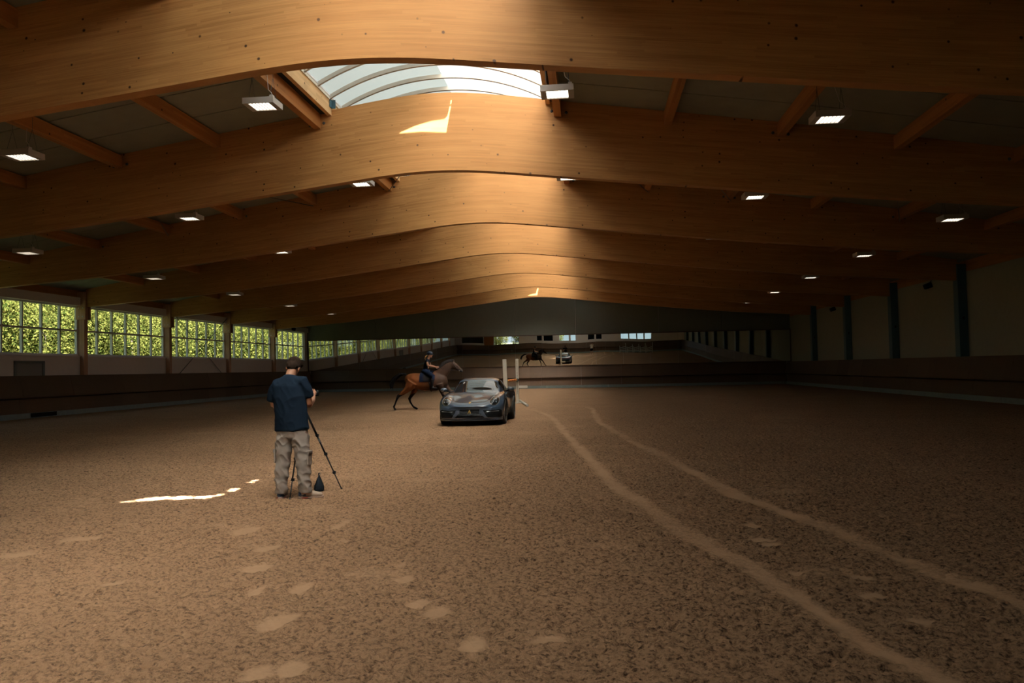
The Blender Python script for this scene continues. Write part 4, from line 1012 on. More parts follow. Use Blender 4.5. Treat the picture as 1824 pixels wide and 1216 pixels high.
mb.tube([W(-3.96, 0.06, 1.14), W(-3.86, 0.20, 1.17), W(-3.74, 0.31, 1.22)], [0.044, 0.036, 0.027], 12)
hand(mb, W(-3.55, 0.30, 1.255), (0.02, 0.80, 0.45), (-0.9, 0.1, -0.2), 1)
hand(mb, W(-3.74, 0.31, 1.22), (0.55, 0.8, 0.1), (0.6, -0.4, 0.3), 1)
mb.tube([W(-3.845, 0, 0.30), W(-3.855, 0, 0.06)], [0.045, 0.045], 10); mb.tube([W(-3.57, 0, 0.30), W(-3.56, 0, 0.06)], [0.045, 0.045], 10)
mb.tube([W(-3.72, 0, 1.0), W(-3.72, 0, 0.84)], 0.10, 10); mb.tube([W(-3.74, 0, 0.86), W(-3.825, 0, 0.6), W(-3.845, 0, 0.30)], [0.08, 0.05, 0.045], 10); mb.tube([W(-3.70, 0, 0.86), W(-3.59, 0, 0.6), W(-3.57, 0, 0.30)], [0.08, 0.05, 0.045], 10)
remesh(mb, 'body', 0.0065, M_SKIN, man, smooth=2); eyes(man, hc, Rh)
mb = MB(); P = lambda x, y, z: hc+Rh @ Vector((x, y, z))
mb.ell(P(0, -0.018, 0.048), 0.088, 0.104, 0.090, Rh); mb.ell(P(0, -0.055, -0.005), 0.078, 0.062, 0.082, Rh); mb.ell(P(-0.07, -0.02, 0.02), 0.022, 0.04, 0.045, Rh); mb.ell(P(0.07, -0.02, 0.02), 0.022, 0.04, 0.045, Rh)
mb.ell(P(0.03, 0.05, 0.09), 0.05, 0.05, 0.035, Rh)
remesh(mb, 'hair', 0.007, M_HAIR, man, smooth=2, disp=folds(0.006, 55, 4), label='short dark brown hair')
mb = MB()
mb.tube([W(-3.71, -0.0, 0.845), W(-3.715, -0.01, 0.95), W(-3.72, -0.01, 1.10), W(-3.735, -0.01, 1.25), W(-3.735, -0.01, 1.38), W(-3.725, 0.0, 1.455), W(-3.722, 0.02, 1.515)],
        [(0.218, 0.135), (0.212, 0.13), (0.205, 0.128), (0.208, 0.128), (0.205, 0.115), (0.150, 0.085), (0.078, 0.068)], 28)
mb.tube([W(-3.66, 0, 1.44), W(-3.57, 0, 1.435), W(-3.535, 0.01, 1.35), W(-3.520, 0.035, 1.245)], [0.075, 0.078, 0.075, 0.072], 16)
mb.tube([W(-3.79, 0, 1.43), W(-3.89, 0, 1.405), W(-3.940, 0.01, 1.32), W(-3.970, 0.03, 1.205)], [0.075, 0.078, 0.072, 0.067], 16)
remesh(mb, 't_shirt', 0.009, M_NAVY, man, smooth=10, disp=creases(0.014, 6, 1), label='dark navy short sleeved T-shirt')
mb = MB()
mb.tube([W(-3.71, 0, 0.93), W(-3.71, -0.005, 0.84), W(-3.71, 0, 0.77), W(-3.71, 0, 0.73)], [(0.165, 0.100), (0.188, 0.112), (0.185, 0.110), (0.15, 0.09)], 20)
mb.tube([W(-3.79, 0, 0.84), W(-3.80, 0, 0.74), W(-3.818, 0, 0.64), W(-3.838, 0, 0.48), W(-3.845, -0.01, 0.30), W(-3.855, -0.01, 0.15), W(-3.86, 0, 0.075)], [(0.085, 0.09), (0.108, 0.108), (0.098, 0.102), (0.086, 0.092), (0.078, 0.084), (0.070, 0.078), (0.074, 0.08)], 18)
mb.tube([W(-3.63, 0, 0.84), W(-3.615, 0, 0.74), W(-3.59, 0, 0.64), W(-3.578, 0, 0.48), W(-3.565, -0.01, 0.30), W(-3.555, -0.01, 0.15), W(-3.552, 0, 0.085)], [(0.085, 0.09), (0.108, 0.108), (0.100, 0.102), (0.088, 0.092), (0.080, 0.084), (0.072, 0.078), (0.072, 0.08)], 18)
tr = remesh(mb, 'trousers', 0.008, M_KHAKI, man, smooth=12, disp=creases(0.030, 9, 7), label='grey khaki cargo trousers')
for x, zz in ((-3.492, 0.50), (-3.912, 0.53)):
    mb = MB(); mb.obox(W(x, -0.01, zz), 0.022, 0.13, 0.16); mb.obox(W(x+(0.008 if x > -3.7 else -0.008), -0.01, zz+0.07), 0.02, 0.14, 0.045)
    remesh(mb, 'cargo_pocket', 0.007, M_KHAKI, tr, smooth=2)
def shoe(ankle, ang, name='shoe'):
    R_ = Matrix.Rotation(ang, 3, 'Z'); c = Vector(ankle)
    P = lambda x, y, z: c+R_ @ Vector((x, y, z))
    mb = MB(); mb.ell(P(0, -0.035, 0.055), 0.046, 0.055, 0.055, R_); mb.tube([P(0, -0.03, 0.06), P(0, 0.07, 0.055), P(0, 0.15, 0.042), P(0, 0.20, 0.038)], [(0.044, 0.052), (0.046, 0.042), (0.048, 0.032), (0.036, 0.024)], 14)
    mb.tube([P(0, -0.03, 0.08), P(0, -0.025, 0.115)], [0.046, 0.048], 12)
    o = remesh(mb, name, 0.007, [M_SHOE, M_SHOEN], man, smooth=2, label='beige trainer with navy heel')
    Ri = R_.transposed()
    mat_by(o, lambda q_: 1 if (Ri @ (Vector(q_)-c)).y < 0.0 and q_.z > 0.035 else 0)
    mb = MB(); mb.tube([P(0, -0.085, 0.012), P(0, 0, 0.012), P(0, 0.10, 0.012), P(0, 0.19, 0.012), P(0, 0.22, 0.014)], [(0.030, 0.016), (0.046, 0.018), (0.050, 0.018), (0.044, 0.017), (0.02, 0.012)], 12)
    s_ = mb.build('sole', M_SOLE, o); mb = MB()
    for q_ in (-1, 1): mb.obox(P(q_*0.047, -0.01, 0.012), 0.006, 0.07, 0.014, R_)
    mb.build('sole_accent', M_REDT, s_)
    mb = MB()
    for k in range(4): mb.tube([P(-0.03, 0.05+k*0.025, 0.094-k*0.009), P(0.03, 0.06+k*0.025, 0.094-k*0.009)], 0.004, 5)
    mb.build('laces', M_WHITE, o)
    mb = MB()
    for q_ in (-1, 1): mb.obox(P(q_*0.044, -0.035, 0.06), 0.006, 0.03, 0.018, R_)
    mb.build('heel_patch', M_WHITE, o)
shoe(W(-3.868, 0.03, 0.0), math.radians(8)); shoe(W(-3.560, 0.03, 0.0), math.radians(-68))

# ---- tripod, camera, black pouch
AP = Vector((-3.73, 9.98, 1.14)); FT = [Vector((-3.34, 10.32, 0.005)), Vector((-3.72, 9.48, 0.005)), Vector((-4.16, 10.16, 0.005))]
tri = empty('camera_tripod', (AP.x, AP.y, 0), 'tall black tripod with spread legs in front of the man', 'tripod'); T0 = Vector((AP.x, AP.y, 0))
for f in FT:
    mb = MB(); a = AP-T0; b_ = f-T0; d_ = b_-a
    mb.tube([a, a+d_*0.36], 0.0145, 10); mb.tube([a+d_*0.36, a+d_*0.58], 0.0120, 10); mb.tube([a+d_*0.58, a+d_*0.80], 0.0098, 10); mb.tube([a+d_*0.80, b_], 0.0078, 10)
    lg = mb.build('leg', M_DARK, tri)
    for k in (0.36, 0.58, 0.80):
        mb = MB(); mb.tube([a+d_*(k-0.012), a+d_*(k+0.012)], 0.019, 10); mb.obox(a+d_*k+Vector((0.018, -0.01, 0.0)), 0.02, 0.022, 0.035); mb.build('leg_lock', M_BLACK, lg)
    mb = MB(); mb.ell(b_+Vector((0, 0, 0.008)), 0.014, 0.014, 0.012, None, 8, 6); mb.build('rubber_foot', M_TYRE, lg)
mb = MB(); mb.tube([(0, 0, 0.95), (0, 0, 1.19)], 0.013, 10); mb.build('centre_column', M_DARK, tri)
mb = MB(); mb.lathe((0, 0, 0), [(0.04, 1.10), (0.045, 1.12), (0.045, 1.155), (0.03, 1.17)], 16); mb.build('crown', M_BLACK, tri)
mb = MB(); mb.lathe((0, 0, 0), [(0.025, 1.172), (0.03, 1.18), (0.03, 1.20), (0.02, 1.21)], 14); mb.tube([(0, 0, 1.20), (0.035, 0.01, 1.215), (0.08, 0.01, 1.218)], 0.014, 10); mb.build('ball_head', M_BLACK, tri)
camo = empty('digital_camera', (-3.65, 9.97, 1.233), 'black camera with a short lens on the tripod, held by the man', 'camera', rz=math.radians(-50))
mb = MB(); mb.obox((0, 0, 0.048), 0.135, 0.062, 0.092); mb.obox((0.05, 0.025, 0.045), 0.034, 0.04, 0.085); mb.obox((0, 0.0, 0.105), 0.05, 0.055, 0.03); bevel(mb.build('camera_body', M_DARK, camo), 0.006)
mb = MB(); mb.lathe((0, 0.03, 0.048), [(0.033, 0), (0.036, 0.01), (0.036, 0.07), (0.040, 0.075), (0.040, 0.10), (0.03, 0.10)], 22, Matrix.Rotation(-math.pi/2, 3, 'X')); ln = mb.build('lens', M_BLACK, camo)
mb = MB(); mb.lathe((0, 0.128, 0.048), [(0.029, 0), (0.029, 0.003)], 20, Matrix.Rotation(-math.pi/2, 3, 'X')); mb.build('front_glass', M_CGLASS, ln)
mb = MB(); mb.lathe((0, 0, 0), [(0.015, 0.095), (0.015, 0.105)], 12); mb.build('dial', M_BLACK, camo, (-0.045, 0, 0))
mb = MB()
mb.lathe((0, 0, 0), [(0.030, 0.0), (0.058, 0.010), (0.066, 0.035), (0.064, 0.075), (0.046, 0.12), (0.024, 0.165), (0.010, 0.20), (0.006, 0.215), (0.009, 0.24)], 24)
o = remesh(mb, 'drawstring_pouch', 0.006, plain('black_pouch_cloth', (0.002, 0.003, 0.0045), 0.7, spec=0.02), None, smooth=1, disp=folds(0.010, 28, 9, 0.15), label='small black drawstring pouch standing on the sand beside the tripod', cat='bag')
o.location = (-3.575, 10.12, 0.0)
mb = MB(); mb.tube([(0.011, 0, 0.205), (0.0, 0.012, 0.207), (-0.011, 0, 0.205), (0, -0.012, 0.207), (0.011, 0, 0.205), (0.02, 0.01, 0.225), (0.014, 0.0, 0.245)], 0.0025, 6); mb.build('cord', M_DARK, o)

# ---- horse
HY = 31.0
M_BAY = plain('bay_coat', (0.105, 0.034, 0.010), 0.6, noise=0.35, scale=3, spec=0.10); M_BLK = plain('black_coat', (0.005, 0.004, 0.004), 0.6, spec=0.05)
nt = M_BAY.node_tree; pr_ = nt.nodes['Principled BSDF']; lk = pr_.inputs['Base Color'].links[0]; src = lk.from_socket
tc_ = N(nt, 'ShaderNodeTexCoord'); sx_ = N(nt, 'ShaderNodeSeparateXYZ'); L(nt, tc_.outputs['Object'], sx_.inputs[0])
mr_ = N(nt, 'ShaderNodeMapRange'); L(nt, sx_.outputs[0], mr_.inputs[0]); mr_.inputs[1].default_value = -0.35; mr_.inputs[2].default_value = 0.45
mm_ = N(nt, 'ShaderNodeMix', data_type='RGBA'); L(nt, mr_.outputs[0], mm_.inputs[0]); L(nt, src, mm_.inputs[6]); mm_.inputs[7].default_value = (0.017, 0.008, 0.0045, 1); L(nt, mm_.outputs[2], pr_.inputs['Base Color'])
horse = empty('horse', (-6.5, HY, 0), 'bay horse with black legs and tail cantering to the right behind the car', 'horse')
def H(x, z, y=0.0): return Vector((x+6.5, y, z))
mb = MB()
mb.tube([H(-7.38, 1.22), H(-7.27, 1.20), H(-7.10, 1.165), H(-6.9, 1.125), H(-6.65, 1.075), H(-6.4, 1.08), H(-6.15, 1.10), H(-5.92, 1.12), H(-5.76, 1.16), H(-5.70, 1.18)],
        [(0.10, 0.12), (0.19, 0.22), (0.265, 0.285), (0.28, 0.315), (0.285, 0.345), (0.285, 0.355), (0.26, 0.375), (0.22, 0.33), (0.15, 0.22), (0.08, 0.12)], 22)
mb.tube([H(-6.10, 1.27), H(-5.90, 1.42), H(-5.74, 1.57), H(-5.61, 1.71), H(-5.52, 1.79)], [(0.13, 0.27), (0.12, 0.235), (0.10, 0.195), (0.085, 0.15), (0.075, 0.105)], 16)
mb.tube([H(-5.56, 1.80), H(-5.45, 1.74), H(-5.34, 1.665), H(-5.23, 1.585), H(-5.13, 1.505), H(-5.085, 1.465)], [(0.070, 0.095), (0.088, 0.135), (0.078, 0.115), (0.058, 0.085), (0.052, 0.068), (0.040, 0.050)], 14)
for s_ in (-1, 1):
    mb.tube([H(-5.46, 1.83, s_*0.05), H(-5.42, 1.92, s_*0.06), H(-5.37, 2.0, s_*0.055)], [0.030, 0.026, 0.006], 8)
    mb.ell(H(-5.09, 1.49, s_*0.04), 0.03, 0.02, 0.025)
def leg(pts, y): mb.tube([H(x, z, y*(1-0.15*i/len(pts))) for i, (x, z, r_) in enumerate(pts)], [r_ for x, z, r_ in pts], 12)
leg([(-7.05, 1.10, .23), (-7.15, .95, .195), (-7.28, .80, .13), (-7.47, .655, .085), (-7.64, .55, .064), (-7.70, .42, .045), (-7.77, .24, .036), (-7.82, .13, .047), (-7.80, .08, .038), (-7.775, .035, .055), (-7.77, 0.0, .060)], -0.17)
leg([(-6.98, 1.05, .20), (-7.02, .86, .155), (-7.10, .68, .10), (-7.19, .54, .07), (-7.27, .43, .060), (-7.23, .30, .042), (-7.14, .15, .037), (-7.08, .09, .046), (-7.02, .06, .04), (-6.97, .035, .052), (-6.95, 0.0, .055)], 0.17)
leg([(-5.98, 1.0, .16), (-5.93, .80, .105), (-5.87, .62, .068), (-5.82, .50, .056), (-5.80, .36, .038), (-5.79, .19, .036), (-5.79, .13, .045), (-5.76, .08, .038), (-5.74, .035, .052), (-5.74, 0.0, .056)], -0.14)
leg([(-5.86, 1.0, .15), (-5.70, .80, .095), (-5.58, .66, .066), (-5.50, .57, .055), (-5.42, .42, .038), (-5.33, .26, .036), (-5.30, .20, .044), (-5.25, .16, .038), (-5.21, .11, .05), (-5.20, .08, .05)], 0.14)
hb = remesh(mb, 'body', 0.017, [M_BAY, M_BLK], horse, smooth=12, fac=0.6)
mat_by(hb, lambda c: 1 if (c.z < 0.60+0.05*math.sin(c.x*9)) or (c.x > 1.30 and c.z < 1.56) or c.z > 1.93 else 0)
mb = MB(); mb.tube([H(-7.34, 1.40), H(-7.45, 1.42), H(-7.60, 1.39), H(-7.78, 1.27), H(-7.92, 1.12), H(-7.98, 0.98), H(-7.96, 0.84)], [(0.04, 0.035), (0.05, 0.05), (0.06, 0.07), (0.055, 0.085), (0.05, 0.08), (0.035, 0.055), (0.015, 0.02)], 12)
mb.tube([H(-7.6, 1.36, 0.02), H(-7.80, 1.20, 0.03), H(-7.90, 0.98, 0.02), H(-7.90, 0.78, 0.02)], [0.05, 0.05, 0.035, 0.008], 8)
remesh(mb, 'tail', 0.014, M_BLK, horse, smooth=3, disp=folds(0.015, 18, 2), label='flowing black tail')
mb = MB(); mb.tube([H(-6.16, 1.50), H(-6.0, 1.62), H(-5.86, 1.745), H(-5.72, 1.86), H(-5.58, 1.91), H(-5.46, 1.90), H(-5.38, 1.80)], [(0.035, 0.06), (0.05, 0.09), (0.05, 0.10), (0.05, 0.085), (0.045, 0.06), (0.04, 0.05), (0.03, 0.02)], 12)
remesh(mb, 'mane', 0.014, M_BLK, horse, smooth=2, disp=folds(0.012, 22, 5), label='short black mane')
mb = MB()
for s_ in (-1, 1):
    mb.tube([H(-5.50, 1.87, s_*0.06), H(-5.42, 1.76, s_*0.095), H(-5.30, 1.60, s_*0.085), H(-5.20, 1.50, s_*0.065)], 0.010, 6)
    mb.tube([H(-5.20, 1.50, s_*0.068), H(-5.45, 1.52, s_*0.12), H(-5.80, 1.60, s_*0.13), H(-6.08, 1.655, s_*0.09)], 0.009, 6)
mb.tube([H(-5.27, 1.67, -0.09), H(-5.23, 1.70, 0), H(-5.27, 1.67, 0.09)], 0.010, 6); mb.tube([H(-5.33, 1.545, -0.07), H(-5.34, 1.54, 0.0), H(-5.33, 1.545, 0.07)], 0.010, 6)
mb.tube([H(-5.45, 1.88, -0.08), H(-5.42, 1.89, 0), H(-5.45, 1.88, 0.08)], 0.012, 6)
br = mb.build('bridle', M_BLK, horse, label='black leather bridle and reins')
mb = MB()
for s_ in (-1, 1): mb.lathe(H(-5.195, 1.50, s_*0.075), [(0.020, -0.004), (0.026, 0), (0.020, 0.004)], 12, Matrix.Rotation(math.pi/2, 3, 'X'))
mb.build('bit_ring', M_CHROME, br)
mb = MB()
for s_ in (-1, 1): mb.ell(H(-5.385, 1.755, s_*0.078), 0.018, 0.010, 0.014, None, 8, 6)
mb.build('eye', M_BLACK, horse)
# saddle and pad
M_SADC = plain('navy_saddle_cloth', (0.004, 0.006, 0.013), 0.9, spec=0.0)
sad = empty('saddle', (-6.5, HY, 1.40), 'black saddle with dark navy cloth on the back of the bay horse', 'saddle')
mb = MB()
def shellpt(x, a, o_): # around the barrel
    rz_ = 0.355; ry_ = 0.285; return Vector((x+6.5, math.sin(a)*(ry_+o_), 1.08+math.cos(a)*(rz_+o_)-1.40))
def wrap(mb, x0, x1, a0, a1, o0, o1, nx=8, na=22):
    for o_, fl in ((o0, 0), (o1, 1)):
        V = [shellpt(x0+(x1-x0)*i/nx, a0+(a1-a0)*j/na, o_) for i in range(nx+1) for j in range(na+1)]
        mb.add(V, [(i*(na+1)+j, i*(na+1)+j+1, (i+1)*(na+1)+j+1, (i+1)*(na+1)+j) for i in range(nx) for j in range(na)], None, 0, True)
    rim = lambda i, j, o_: shellpt(x0+(x1-x0)*i/nx, a0+(a1-a0)*j/na, o_)
    for j in range(na):
        for i in (0, nx): mb.add([rim(i, j, o0), rim(i, j+1, o0), rim(i, j+1, o1), rim(i, j, o1)], [(0, 1, 2, 3)])
    for i in range(nx):
        for j in (0, na): mb.add([rim(i, j, o0), rim(i+1, j, o0), rim(i+1, j, o1), rim(i, j, o1)], [(0, 1, 2, 3)])
wrap(mb, -6.75, -6.30, -1.52, 1.52, 0.006, 0.022); mb.build('saddle_cloth', M_SADC, sad)
mb = MB(); mb.tube([Vector((-0.22, 0, 0.115)), Vector((-0.12, 0, 0.075)), Vector((0.02, 0, 0.065)), Vector((0.16, 0, 0.12)), Vector((0.20, 0, 0.13))], [(0.12, 0.03), (0.15, 0.035), (0.12, 0.03), (0.09, 0.035), (0.03, 0.02)], 14)
remesh(mb, 'seat', 0.012, M_BLK, sad, smooth=3)
for s_ in (-1, 1):
    mb = MB(); wrap(mb, -6.60, -6.30, s_*0.35, s_*1.45, 0.024, 0.04, 6, 12); mb.build('saddle_flap', M_BLK, sad)
    mb = MB(); mb.tube([(0.22, s_*0.33, 0.05), (0.30, s_*0.345, -0.30), (0.32, s_*0.35, -0.50)], 0.008, 6)
    mb.tube([(0.30, s_*0.30, -0.585), (0.31, s_*0.31, -0.51), (0.32, s_*0.35, -0.50), (0.33, s_*0.395, -0.51), (0.34, s_*0.40, -0.585), (0.32, s_*0.35, -0.59), (0.30, s_*0.30, -0.585)], 0.008, 6); mb.build('stirrup', M_ROD, sad)
mb = MB(); mb.tube([H(-6.36, 1.08-1.4, s_*0.30) for s_ in (-1,)]+[H(-6.34, 0.80-1.4, -0.22), H(-6.33, 0.715-1.4, 0), H(-6.34, 0.80-1.4, 0.22), H(-6.36, 1.08-1.4, 0.30)], [0.02]*5, 6); mb.build('girth', M_BLK, sad)

# ---- rider
rid = empty('person', (-6.5, HY, 1.45), 'rider with dark helmet and blond ponytail riding the bay horse', 'person')
def Q(x, z, y=0.0): return Vector((x+6.5, y, z-1.45))
Rr = Matrix.Rotation(-math.pi/2, 3, 'Z') @ Matrix.Rotation(math.radians(-8), 3, 'X')
hc = Q(-6.365, 2.155)
mb = MB(); head(mb, hc, Rr, 0.97)
mb.tube([Q(-6.45, 1.97), Q(-6.42, 2.04), Q(-6.39, 2.10)], [0.06, 0.05, 0.05], 10)
mb.tube([Q(-6.53, 1.60), Q(-6.49, 1.80), Q(-6.45, 1.96)], [(0.085, 0.12), (0.09, 0.14), (0.07, 0.10)], 12)
for s_ in (-1, 1):
    mb.tube([Q(-6.46, 1.95, s_*0.08), Q(-6.46, 1.935, s_*0.17), Q(-6.44, 1.84, s_*0.205), Q(-6.42, 1.735, s_*0.20)], [0.055, 0.048, 0.043, 0.038], 10)
    mb.tube([Q(-6.42, 1.735, s_*0.20), Q(-6.28, 1.70, s_*0.15), Q(-6.14, 1.668, s_*0.10)], [0.040, 0.034, 0.024], 10)
    hand(mb, Q(-6.14, 1.668, s_*0.10), (1, 0, -0.05), (0, -s_, -0.4), s_, r_=0.0095)
remesh(mb, 'body', 0.008, M_SKIN, rid, smooth=2); eyes(rid, hc, Rr, 0.97)
mb = MB(); mb.tube([Q(-6.55, 1.46), Q(-6.545, 1.60), Q(-6.52, 1.75), Q(-6.47, 1.90), Q(-6.45, 1.985)], [(0.115, 0.155), (0.100, 0.140), (0.105, 0.150), (0.095, 0.160), (0.065, 0.07)], 18)
for s_ in (-1, 1): mb.tube([Q(-6.47, 1.945, s_*0.08), Q(-6.465, 1.935, s_*0.17), Q(-6.45, 1.86, s_*0.205)], [0.068, 0.064, 0.060], 12)
remesh(mb, 'polo_shirt', 0.010, plain('black_polo', (0.007, 0.008, 0.011), 0.9, spec=0.0), rid, smooth=3, disp=folds(0.012, 12, 3), label='black short sleeved polo shirt')
mb = MB(); mb.tube([Q(-6.60, 1.50), Q(-6.50, 1.50)], [0.14, 0.14], 14); mb.ell(Q(-6.57, 1.50), 0.15, 0.18, 0.12)
for s_ in (-1, 1): mb.tube([Q(-6.54, 1.50, s_*0.12), Q(-6.36, 1.42, s_*0.26), Q(-6.17, 1.29, s_*0.36), Q(-6.19, 1.20, s_*0.385), Q(-6.21, 1.12, s_*0.385)], [0.105, 0.098, 0.075, 0.062, 0.055], 14)
remesh(mb, 'breeches', 0.011, plain('navy_breeches', (0.004, 0.0065, 0.014), 0.85, spec=0.0), rid, smooth=3, label='dark navy breeches')
for s_ in (-1, 1):
    mb = MB(); mb.tube([Q(-6.19, 1.19, s_*0.387), Q(-6.22, 1.05, s_*0.387), Q(-6.23, 0.92, s_*0.385), Q(-6.22, 0.85, s_*0.385)], [0.068, 0.062, 0.046, 0.045], 12)
    mb.tube([Q(-6.25, 0.845, s_*0.385), Q(-6.14, 0.845, s_*0.385), Q(-6.03, 0.835, s_*0.385)], [(0.04, 0.04), (0.042, 0.035), (0.03, 0.022)], 12)
    remesh(mb, 'riding_boot', 0.010, M_BLK, rid, smooth=2, label='black tall riding boot')
mb = MB(); c_ = hc+Rr @ Vector((0, -0.01, 0.055)); mb.ell(c_, 0.102, 0.128, 0.092, Rr); mb.ell(hc+Rr @ Vector((0, 0.10, 0.035)), 0.07, 0.055, 0.012, Rr)
he = remesh(mb, 'riding_helmet', 0.009, plain('navy_helmet', (0.009, 0.018, 0.034), 0.5, spec=0.3), rid, smooth=1, label='dark navy riding helmet')
mb = MB()
for s_ in (-1, 1): mb.tube([hc+Rr @ Vector((s_*0.082, 0.0, 0.02)), hc+Rr @ Vector((s_*0.065, 0.03, -0.07)), hc+Rr @ Vector((s_*0.01, 0.055, -0.115))], 0.006, 6)
mb.build('chin_strap', M_BLK, he)
mb = MB(); mb.tube([hc+Rr @ Vector((0, -0.09, -0.035)), Q(-6.50, 2.12), Q(-6.545, 2.08), Q(-6.57, 2.02), Q(-6.565, 1.96)], [0.03, 0.035, 0.03, 0.022, 0.008], 10)
remesh(mb, 'ponytail', 0.008, plain('blond_hair', (0.42, 0.24, 0.10), 0.6), rid, smooth=1, disp=folds(0.008, 40, 6), label='short blond ponytail')

# ---- the photographer in the mirror: stands behind the camera position
ph = empty('person', (0.0, -0.42, 0), 'person in white T-shirt and dark shorts raising a camera, seen in the mirror', 'person')
mb = MB(); hc = Vector((0.02, 0.02, 1.64)); I3 = Matrix.Identity(3); head(mb, hc, I3)
mb.tube([(0, -0.02, 1.40), (0.01, 0, 1.53)], [0.06, 0.055], 10); mb.tube([(0, 0, 0.95), (0, 0, 1.40)], [(0.13, 0.09), (0.15, 0.09)], 12)
for s_ in (-1, 1):
    mb.tube([(s_*0.08, 0, 1.40), (s_*0.18, 0, 1.38), (s_*0.22, 0.05, 1.22), (s_*0.17, 0.13, 1.30), (s_*0.09, 0.20, 1.45)], [0.06, 0.055, 0.045, 0.038, 0.028], 10)
    hand(mb, (s_*0.095, 0.19, 1.44), (-s_*0.1, 0.3, 0.9), (-s_*0.8, 0.2, 0), s_)
    mb.tube([(s_*0.08, 0, 0.90), (s_*0.10, 0, 0.50), (s_*0.11, -0.01, 0.28), (s_*0.11, 0, 0.07)], [0.09, 0.058, 0.052, 0.038], 12)
remesh(mb, 'body', 0.009, M_SKIN, ph, smooth=2)
mb = MB(); mb.ell(hc+Vector((0, -0.02, 0.045)), 0.087, 0.104, 0.09); remesh(mb, 'hair', 0.010, M_HAIR, ph, smooth=1)
mb = MB(); mb.tube([(0, 0, 0.88), (0, 0, 1.1), (0, 0, 1.36), (0, 0, 1.44), (0.005, 0, 1.49)], [(0.20, 0.13), (0.185, 0.12), (0.20, 0.115), (0.14, 0.085), (0.07, 0.06)], 16)
for s_ in (-1, 1): mb.tube([(s_*0.08, 0, 1.41), (s_*0.19, 0, 1.38), (s_*0.225, 0.03, 1.25)], [0.075, 0.072, 0.068], 12)
remesh(mb, 't_shirt', 0.011, plain('white_cotton', (0.72, 0.70, 0.66), 0.9), ph, smooth=3, label='white T-shirt')
mb = MB(); mb.tube([(0, 0, 0.97), (0, 0, 0.80)], [(0.17, 0.115), (0.18, 0.12)], 14)
for s_ in (-1, 1): mb.tube([(s_*0.085, 0, 0.85), (s_*0.105, 0, 0.50)], [0.105, 0.095], 12)
remesh(mb, 'shorts', 0.011, M_NAVY, ph, smooth=3, label='dark shorts')
for s_ in (-1, 1):
    mb = MB(); mb.tube([(s_*0.11, -0.06, 0.045), (s_*0.115, 0.04, 0.045), (s_*0.12, 0.15, 0.035)], [(0.035, 0.04), (0.042, 0.04), (0.035, 0.025)], 12); mb.tube([(s_*0.11, -0.02, 0.05), (s_*0.11, -0.02, 0.11)], 0.04, 10)
    remesh(mb, 'shoe', 0.009, M_WHITE, ph, smooth=1, label='white shoe')
pc = empty('digital_camera', (0.0, -0.20, 1.50), 'black camera held at eye level by the person in the white T-shirt', 'camera')
mb = MB(); mb.obox((0, 0, 0.05), 0.135, 0.06, 0.09); mb.obox((0, 0, 0.108), 0.05, 0.05, 0.028); bevel(mb.build('camera_body', M_DARK, pc), 0.006)
mb = MB(); mb.lathe((0, 0.03, 0.05), [(0.034, 0), (0.036, 0.07), (0.038, 0.09)], 20, Matrix.Rotation(-math.pi/2, 3, 'X')); mb.build('lens', M_BLACK, pc)

# ================================================================== jump stands and poles behind the car
def stand(x, y, h, w_, lean, lb, holes):
    root = empty('jump_stand', (x, y, 0), lb, 'jump stand'); mb = MB()
    mb.bar((0, 0, 0.03), (lean, 0, h), w_, w_); bevel(mb.build('post', M_WHITE, root), 0.008)
    mb = MB(); mb.box(-0.35, 0.35, -0.04, 0.04, 0.0, 0.07); mb.box(-0.04, 0.04, -0.30, 0.30, 0.0, 0.07); bevel(mb.build('foot', M_WHITE, root), 0.006)
    if holes:
        mb = MB()
        for k in range(22): z = 0.45+k*0.065; mb.box(lean*z/h-0.013, lean*z/h+0.013, -w_/2-0.003, -w_/2-0.0005, z, z+0.026)
        mb.build('hole_strip', M_DARK, root)
    mb = MB(); s_ = 1 if y < 33 else -1; mb.lathe((lean*0.55, s_*(w_/2+0.02), 1.03), [(0.02, -0.02), (0.075, -0.02), (0.075, 0.05), (0.06, 0.05)], 14, Matrix.Rotation(-math.pi/2*s_, 3, 'X')); mb.build('pole_cup', M_ROD, root)
    return root
stand(-3.42, 31.5, 1.92, 0.150, -0.05, 'wide white jump post behind the car, left one of the pair', False)
rs = stand(-3.30, 35.0, 1.97, 0.125, 0.0, 'white jump post with a row of dark holes, right one of the pair', True)
mb = MB(); mb.box(0.065, 0.44, -0.05, 0.05, 0.68, 0.79); bevel(mb.build('side_board', plain('bright_white_board', (0.92, 0.92, 0.88), 0.5), rs, label='bright white board'), 0.008)
pole = empty('jump_pole', (-3.385, 33.25, 1.05), 'red and yellow striped jump pole hanging between the two white posts', 'pole')
cols = [plain('pole_red', (0.45, 0.05, 0.03), 0.5), plain('pole_yellow', (0.65, 0.38, 0.06), 0.5), plain('pole_orange', (0.6, 0.17, 0.05), 0.5), M_LAMPBOX]
mb = MB(); ys = np.linspace(-1.62, 1.62, 14); A0 = Vector((-0.065, 0, 0)); 
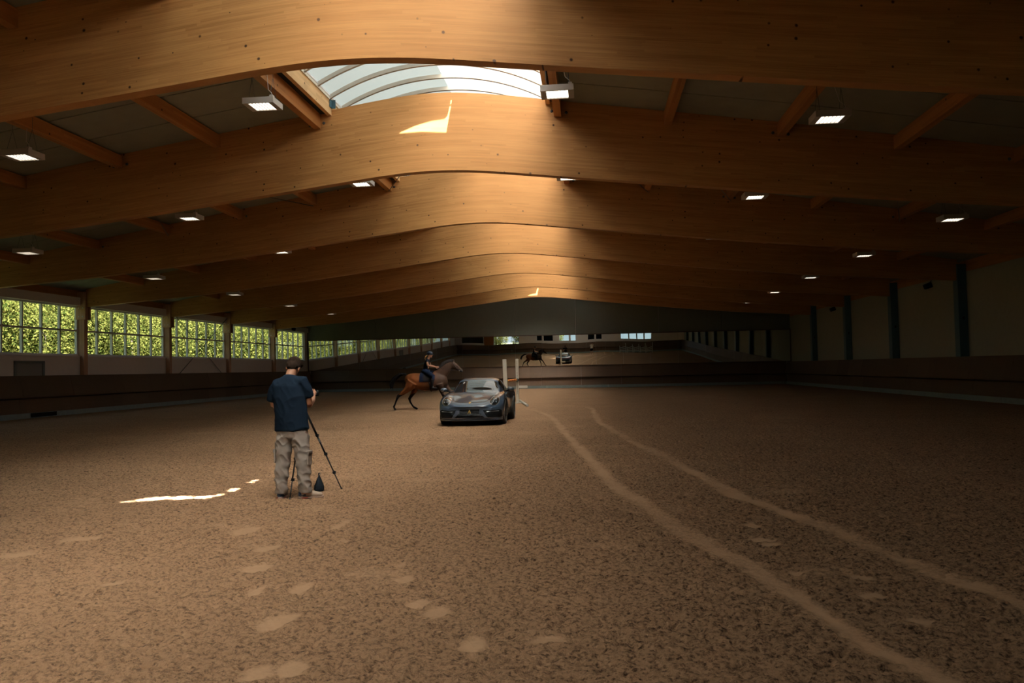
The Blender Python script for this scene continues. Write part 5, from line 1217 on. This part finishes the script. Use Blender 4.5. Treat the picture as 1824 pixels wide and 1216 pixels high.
for k, (a, c) in enumerate(zip(ys, ys[1:])):
    f = lambda y: Vector((y*0.035, y, 0)); mb.tube([f(a), f(c)], 0.05, 12, mi=(3 if k in (0, 12) else (0, 1, 2)[k % 3]))
mb.build('pole_shaft', cols, pole)
gp = MB(); gp.tube([(-0.385, 2.5, 0), (0.385, -2.5, 0)], 0.05, 12); gp.build('ground_pole', M_WHITE, None, (-3.015, 34.5, 0.05), label='pale jump pole lying on the sand to the right of the car', cat='pole')
# jump material stored by the entrance wall, seen only in the mirror
WG = plain('weathered_grey_wood', (0.50, 0.53, 0.49), 0.7)
def wing(x, y, rz_, h, lb, mt):
    root = empty('jump_wing', (x, y, 0), lb, 'jump wing', rz=rz_)
    for s_, hh in ((-1, h*0.7), (1, h)):
        mb = MB(); mb.box(s_*0.42-0.05, s_*0.42+0.05, -0.05, 0.05, 0.06, hh); mb.add([(s_*0.42-0.05, -0.05, hh), (s_*0.42+0.05, -0.05, hh), (s_*0.42+0.05, 0.05, hh), (s_*0.42-0.05, 0.05, hh), (s_*0.42, 0, hh+0.12)], [(0, 1, 4), (1, 2, 4), (2, 3, 4), (3, 0, 4)]); mb.build('post', mt, root)
        mb = MB(); mb.box(s_*0.42-0.05, s_*0.42+0.05, -0.35, 0.35, 0.0, 0.07); mb.build('foot', mt, root)
    for k, z in enumerate((0.35, 0.62, 0.90)):
        mb = MB(); mb.bar((-0.37, 0, z*0.8), (0.37, 0, z), 0.03, 0.10); mb.build('slat', mt, root)
rg = random.Random(3)
wl = ['leftmost', 'second from the left', 'third from the left', 'fourth from the left', 'rightmost']
for k in range(5):
    wing(4.75+k*1.04, -4.3+rg.uniform(-0.1, 0.1), rg.uniform(-0.04, 0.04), rg.uniform(1.15, 1.75), 'grey jump wing stored by the entrance wall, %s in the mirror' % wl[k], WG)
for k in range(3):
    y_ = -4.90-0.13*k; mb = MB(); mb.tube([(-1.9, 0, 0), (1.9, 0, 0)], 0.05, 10); mb.build('jump_pole', M_CONC, None, (6.6+0.2*k, y_, 0.05), label='grey jump pole lying behind the stored wings, %s from them' % ORD[k], cat='pole')
